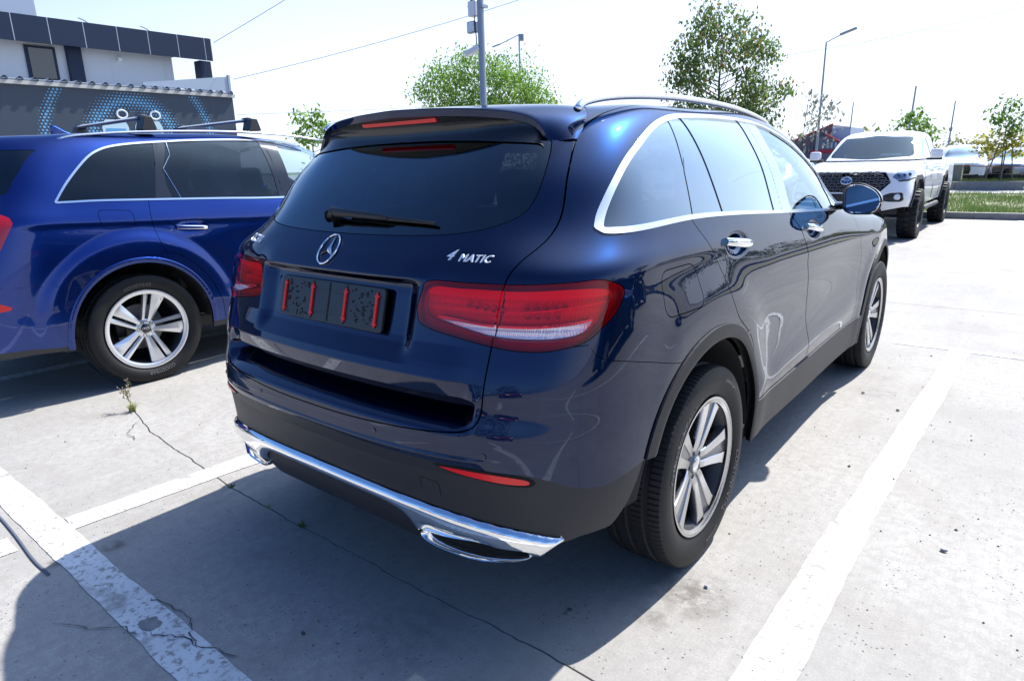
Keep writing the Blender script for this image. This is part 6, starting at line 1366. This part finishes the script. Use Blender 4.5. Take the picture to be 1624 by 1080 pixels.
cab = MB().tube(smooth_poly([(-.06, -.03, 3.04), (-.055, -.04, 2.98), (-.05, -.035, 2.86), (-.035, -.045, 2.76), (-.06, -.05, 2.70)], False, 5), .006, 5); cab.build('cable', BLACK, cp)
def lamp(label, loc, H, arm, ang=0., both=False, r=.06, tilt=0.):
    T = thing('street_lamp', label, 'street lamp', loc); T.rotation_euler = (0, tilt, ang); MB().tube([(0, 0, 0), (0, 0, H)], [r*1.3, r*.7], 8).build('mast', STEEL, T)
    if arm: MB().tube([(0, 0, H), (arm*.5, 0, H + arm*.22), (arm, 0, H + arm*.42)], r*.45, 6).build('arm', STEEL, T); MB().box((arm*1.12, 0, H + arm*.46), (.5, .18, .06), 0, 0, -.3).build('lamp_head', STEEL, T, bevel=.02)
    return T
L1 = lamp('distant street lamp with one arm rising behind the bright green tree', (-22.8, 30.47, 0), 8.45, -1.15, .65); MB().box((.12, 0, 8.3), (.28, .2, .35)).build('control_box', STEEL, L1, bevel=.02)
lamp('tall leaning street lamp between the rowan and the pickup', (-4.56, 23.07, 0), 4.95, .55, .1, r=.035, tilt=.0)
for k, (x, y, h, tl_, lb) in enumerate([(-2.81, 28.5, 3.85, .03, 'slim pole behind the young tree and pickup cab'), (-2.54, 38.6, 3.85, .02, 'dark slim pole right of the pickup, with a small box halfway up'), (-8.0, 42.8, 4.4, .02, 'slim pole just left of the pickup, above the barn roof'), (-.4, 60, 4.0, .01, 'faint far pole right of the dark slim pole')]):
    T = thing('utility_pole', lb, 'pole', (x, y, 0)); T.rotation_euler = (0, tl_, 0); MB().tube([(0, 0, 0), (0, 0, h)], [.055, .03], 6).build('mast', STEEL, T)
    if k == 1: MB().box((.0, -.05, h*.66), (.14, .12, .16)).build('box', STEEL, T)
def wire(label, a, b, sag, r=.010):
    P = [(a[0]*(1-t) + b[0]*t, a[1]*(1-t) + b[1]*t, a[2]*(1-t) + b[2]*t - sag*4*t*(1-t)) for t in np.linspace(0, 1, 24)]
    tag(MB().tube(P, r, 4).build('overhead_wire', mat('wire', (.42, .44, .47), .6)), label, 'wire')
wire('double overhead wire leaving the roof corner of the dark building, highest', (-17.8, 9.6, 5.05), (2, 22, 17.5), .6, .010)
wire('overhead wire from the mural wall, middle one', (-17.9, 10.1, 4.1), (-2, 30, 13), .8, .010)
wire('lowest overhead wire, nearly level, behind the small leafy tree', (-17.9, 10.1, 3.1), (-8, 40, 5.5), .2, .010)
wire('overhead wire at the top right between far poles', (-10, 30, 5.6), (12, 40, 10.5), .8, .010)
# ------------------------------------------------------------------ buildings on the left, walls run along y at x = -18
DKP = mat('anthracite_cladding', (.010, .022, .052), .5, 0, 0, .3); LTP = mat('pale_wall_panel', (.58, .60, .63), .5); SIL = mat('joint_aluminium', (.55, .57, .6), .35, .7)
B1 = thing('office_building', 'two storey pale building with dark panelled roof band behind the mural wall', 'building', (-18.2, 5, 0))
L0 = np.array([18.2, -5, 0])
m = MB().box((-4, -2.6, 2.4), (7.6, 12.4, 4.55)); m.build('wall_core', LTP, B1)
ys = [-8.0, -6.6, -5.2, -3.8, -2.4, -1.0, -.55, -.0]
ys = [1.45 - 1.40*k for k in range(8)]
for k, y in enumerate([-7.1, -5.7, -4.3, -2.9, -1.5, -.1, 1.25, 2.62]):
    MB().box((-.17, y, 4.25), (.045, 1.37, .95)).build('wall_panel', LTP, B1, bevel=.004)
seam_y = [-8.9, -7.6, -6.25, -4.9, -3.55, -2.22, -.88, -.19 + .68, 1.20, 1.90, 2.61, 3.30, 4.0]
sy = [-9.0 + .70*0]
fy = [4.117, 4.794, 5.493, 6.200, 6.897, 7.609, 8.300]; sc_ = 18 / 16.
Y = [ -6.0, -4.4, -2.8, -1.2, .3, 1.2, 2.2, 3.3]
edges_y = [-6.4, -4.9, -3.4, -1.9, -.43 - .0] 
cy_ = [(v + 1.124) * (18 + 1.739) / (16 + 1.739) - 1.124 for v in fy]      # joints seen in the photograph, on the x=-18 plane
all_y = [cy_[0] - .78*k for k in range(8, 0, -1)] + cy_ + [9.56]
for a_, b_ in zip(all_y[:-1], all_y[1:]):
    MB().box((.30, (a_ + b_)/2 - 5, 4.86), (.06, (b_ - a_) - .022, .60)).build('fascia_panel', DKP, B1, bevel=.004)
    MB().box((.29, b_ - 5, 4.86), (.06, .020, .60)).build('fascia_joint', SIL, B1)
MB().box((-4, -2.35, 5.0), (8.56, 13.6, .22)).build('roof_slab', DKP, B1)
MB().box((.04, 4.37, 4.30), (.34, .34, .52)).build('corner_column', DKP, B1, bevel=.01); MB().box((-.02, 4.37, 2.2), (.30, .30, 4.4)).build('corner_column', DKP, B1)
MB().box((-.10, 1.05, 4.2), (.16, .34, 1.0)).build('wall_pilaster', DKP, B1, bevel=.01)
wf = MB(); yw0, yw1 = .02, .62
MB().box((-.13, .32, 4.15), (.06, .66, .80)).build('window_frame', DKP, B1); w_ = MB().box((-.095, .32, 4.15), (.02, .52, .70)).build('window', mat('office_glass', (.03, .035, .045), .05, 0, .8), B1)
MB().box((-.10, 2.15, 4.42), (.10, .10, .10)).build('wall_lamp', WHT, B1, bevel=.01)
MB().box((-2.3, .2, 5.7), (1.8, 1.25, 1.3)).build('roof_unit', mat('sheet_metal', (.42, .47, .55), .4, .5), B1, bevel=.01); MB().box((-2.6, -1.6, 5.8), (2.4, 2.2, 1.5)).build('roof_unit', mat('sheet_metal', (.42, .47, .55), .4, .5), B1, bevel=.01)
for y in (1.5, 3.0): MB().tube([(.2, y, 5.1), (.2, y - .15, 5.22), (.2, y - .3, 5.27)], .014, 5).build('cable_hook', STEEL, B1)
# mural wall in front
MW = thing('mural_wall', 'dark grey workshop wall with a blue halftone dot mural under a corrugated roof edge', 'wall', (-18.0, 5, 0)); MUR = mat('mural_dark_print', (.035, .052, .080), .55)
WX = 1.2   # wall stands ahead of the office
MB().box((WX - .1, -3.8, 1.75), (.2, 16.4, 3.42)).build('wall_sheet', MUR, MW)
wy1 = 5.2
MB().box((WX + .02, -3.8, 3.50), (.10, 16.5, .085)).build('gutter_beam', mat('pale_beam', (.50, .49, .46), .7), MW)
# corrugated roof edge: each crest its own short half pipe
CO = mat('corrugated_sheet', (.36, .42, .50), .5, .3)
c0 = MB().tube([(.0, 0, 0), (1.5, 0, -.03)], .06, 10, flat=.9, cap=False); me = None; me2 = None; rd = MB().tube([(1.40, 0, -.03), (1.41, 0, -.03)], .056, 10, flat=.9)  # solid dark disc near each rib's end paints the shade of its hollow
for k in range(56):
    y = -11.9 + k * .295
    if me is None: o = c0.build('roof_rib', CO, MW, (WX - 1.4, y, 3.60)); me = o.data
    else: link('roof_rib', me, None, MW, (WX - 1.4, y, 3.60))
    if me2 is None: me2 = rd.build('rib_end_shade', INNER, MW, (WX - 1.4, y, 3.60)).data
    else: link('rib_end_shade', me2, None, MW, (WX - 1.4, y, 3.60))
MB().box((WX - .7, -3.8, 3.575), (1.5, 16.4, .03)).build('roof_sheet', CO, MW)
m = MB(); m.add([(WX-.02, 2.0, 3.62), (WX-.02, 4.35, 3.62), (WX-.02, 4.35, 4.02), (WX-.02, 2.0, 3.70), (WX-.06, 2.0, 3.62), (WX-.06, 4.35, 3.62), (WX-.06, 4.35, 4.02), (WX-.06, 2.0, 3.70)], [(0, 1, 2, 3), (7, 6, 5, 4), (3, 2, 6, 7), (1, 5, 6, 2)]); m.build('flashing', CO, MW)
MB().box((WX - .04, 4.37, 3.75), (.08, .06, .62)).build('corner_trim', CO, MW)
# halftone dots: flat print 4 mm proud of the wall
k_ = (WX)   # positions below measured on the wall
Vs = []; Fs = []; ctr = (1.62, 2.2)
def mural_r(y, z):
    d1 = np.hypot((y - ctr[0]) / 1.0, (z - ctr[1]) / 1.0); r = 0
    r = max(r, 1 - abs(d1 - 1.02) / .36) ; r = max(r, (1 - abs(d1 - 2.02) / .20) * .95 if z > 1.6 and abs(y - ctr[0]) > 1.0 else 0); return max(0, r)
i = 0
for a in np.arange(-1.2, 4.3, .082):
    for b in np.arange(1.2, 3.44, .071):
        i += 1; yy = a + (.041 if int(round(b / .071)) % 2 else 0); r_ = mural_r(yy, b) * .034
        if r_ < .006: continue
        b0 = len(Vs); Vs += [(WX + .0045, yy + r_*cos(t_), b + r_*sin(t_)) for t_ in np.linspace(0, 2*pi, 9)[:-1]]; Fs.append(tuple(range(b0, b0 + 8)))
tag(mesh('halftone_dots', Vs, Fs, mat('mural_blue_print', (.13, .38, .62), .5), MW), kind='stuff')
for (yc, wd) in ((1.17, .62), (1.98, .70)):
    m = MB(); P = round_poly([(yc - wd/2, 1.2), (yc + wd/2, 1.2), (yc + wd/2, 2.60), (yc + wd/2 - .08, 2.76), (yc - wd/2 + .08, 2.76), (yc - wd/2, 2.60)], .05); m.add([(WX + .008, a, b) for a, b in P], [tuple(range(len(P)))]); m.build('printed_can', mat('mural_can_print', (.50, .66, .74), .4), MW)
    m = MB(); P = [(yc - wd*.38, 1.5), (yc + wd*.38, 1.5), (yc + wd*.38, 2.55), (yc - wd*.38, 2.55)]; m.add([(WX + .012, a, b) for a, b in P], [(0, 1, 2, 3)]); m.build('printed_label', mat('mural_label_print', (.10, .32, .60), .4), MW)
    m = MB(); m.tube([(WX + .012, yc + .20 + .12*cos(t_), 2.90 + .10*sin(t_)) for t_ in np.linspace(0, 2*pi, 17)], .022, 4, cap=False, flat=.3, up=(1, 0, 0)); m.build('printed_ring_pull', mat('mural_white_print', (.70, .76, .80), .4), MW)
# barn
BN = thing('barn', 'grey barn with red roof edges and a lower red gabled front, far right', 'building', (-11.0, 47.3, 0)); GB = mat('barn_grey', (.16, .15, .18), .7); RB = mat('barn_red', (.42, .02, .04), .6); LBM = mat('barn_light_sheet', (.40, .46, .58), .5)
m = MB(); m.add([(-2.2, 0, 0), (1.0, 0, 0), (1.0, 0, 3.4), (-2.2, 0, 2.15), (-2.2, 5, 0), (1.0, 5, 0), (1.0, 5, 3.4), (-2.2, 5, 2.15)], [(0, 1, 2, 3), (5, 4, 7, 6), (3, 2, 6, 7), (4, 0, 3, 7), (1, 5, 6, 2)]); m.build('wall', GB, BN)
for k in range(16): MB().box((-2.1 + k*.2, -.02, 1.05 + (k*.2)*.19), (.03, .03, 2.0 + k*.07)).build('cladding_batten', RB if k % 2 else GB, BN)
MB().tube([(-2.3, -.05, 2.13), (1.02, -.05, 3.44)], .06, 4).build('roof_edge', RB, BN)
m = MB(); m.box((1.55, 2, 1.6), (1.1, 4, 3.2)); m.build('side_block', LBM, BN)
m = MB(); m.add([(.2, -.6, 0), (2.9, -.6, 0), (2.9, -.6, 1.5), (1.0, -.6, 2.75), (.2, -.6, 2.6), (.2, 0, 0), (2.9, 0, 0), (2.9, 0, 1.5), (1.0, 0, 2.75), (.2, 0, 2.6)], [(0, 1, 2, 3, 4), (2, 7, 8, 3), (3, 8, 9, 4), (1, 6, 7, 2)]); m.build('gable_front', GB, BN)
MB().tube([(.75, -.65, 2.85), (3.0, -.65, 1.55)], .07, 4).build('roof_edge', RB, BN); MB().box((1.2, -.66, 1.72), (2.6, .06, .22)).build('canopy_band', RB, BN); MB().box((1.2, -.7, 1.2), (2.2, .06, .8)).build('sliding_door', GB, BN)
for k in range(4): MB().box((.7 + k*.25, -.63, 2.1), (.12, .04, .35)).build('window', LBM, BN)
# ------------------------------------------------------------------ what stands outside the frame and shows only in reflections
rr = 'cars parked out of frame, visible as reflections in the paintwork'
simple_car('parked_car', 'dark blue car parked to the right, seen as a reflection in the door', 'car', (6.8, 3.2, 0), .05, P_DARK, (1, 1, .98), rr, nu=110, nv=50)
simple_car('parked_car', 'second dark car parked further right and ahead, reflected near the front wing', 'car', (9.8, 9.5, 0), .05, P_DARK, (1, 1, .95), rr, nu=110, nv=50)
simple_car('parked_car', 'red car behind the photographer, reflected low in the tailgate', 'car', (3.0, -10.5, 0), .0, P_RED, (1, 1, .95), rr, nu=110, nv=50)
simple_car('parked_car', 'silver car behind the photographer, reflected beside the lamp', 'car', (-.2, -11.0, 0), .0, P_SILVER, (1, 1, .95), rr, nu=110, nv=50)
simple_car('parked_car', 'dark car behind the photographer, leftmost in the reflection', 'car', (-3.2, -10.8, 0), .0, P_DARK, (1, 1, 1), rr, nu=110, nv=50)
tree('rowan tree to the right of the picture, seen reflected in the side windows', (10.5, 11.5, 0), 4.2, 1.2, (0, 2.8, 1.7, 1.3), DKL, 90, .16, 51, per=24, spread=.4)
tree('dark tree behind the photographer, reflected in the lower tailgate', (-2.5, -20, 0), 5.2, 1.2, (0, 3.2, 2.6, 1.9), DKL, 100, .22, 52, per=22, spread=.6)
tree('second dark tree behind the photographer, reflected beside the first', (4.5, -22, 0), 5.0, 1.2, (0, 3.0, 2.8, 1.8), DKL, 100, .22, 53, per=22, spread=.6)
tree('dark tree far to the right, seen only as a reflection', (22, 6, 0), 5.5, 1.2, (0, 3.2, 3.0, 2.0), DKL, 90, .25, 54, per=20, spread=.7)
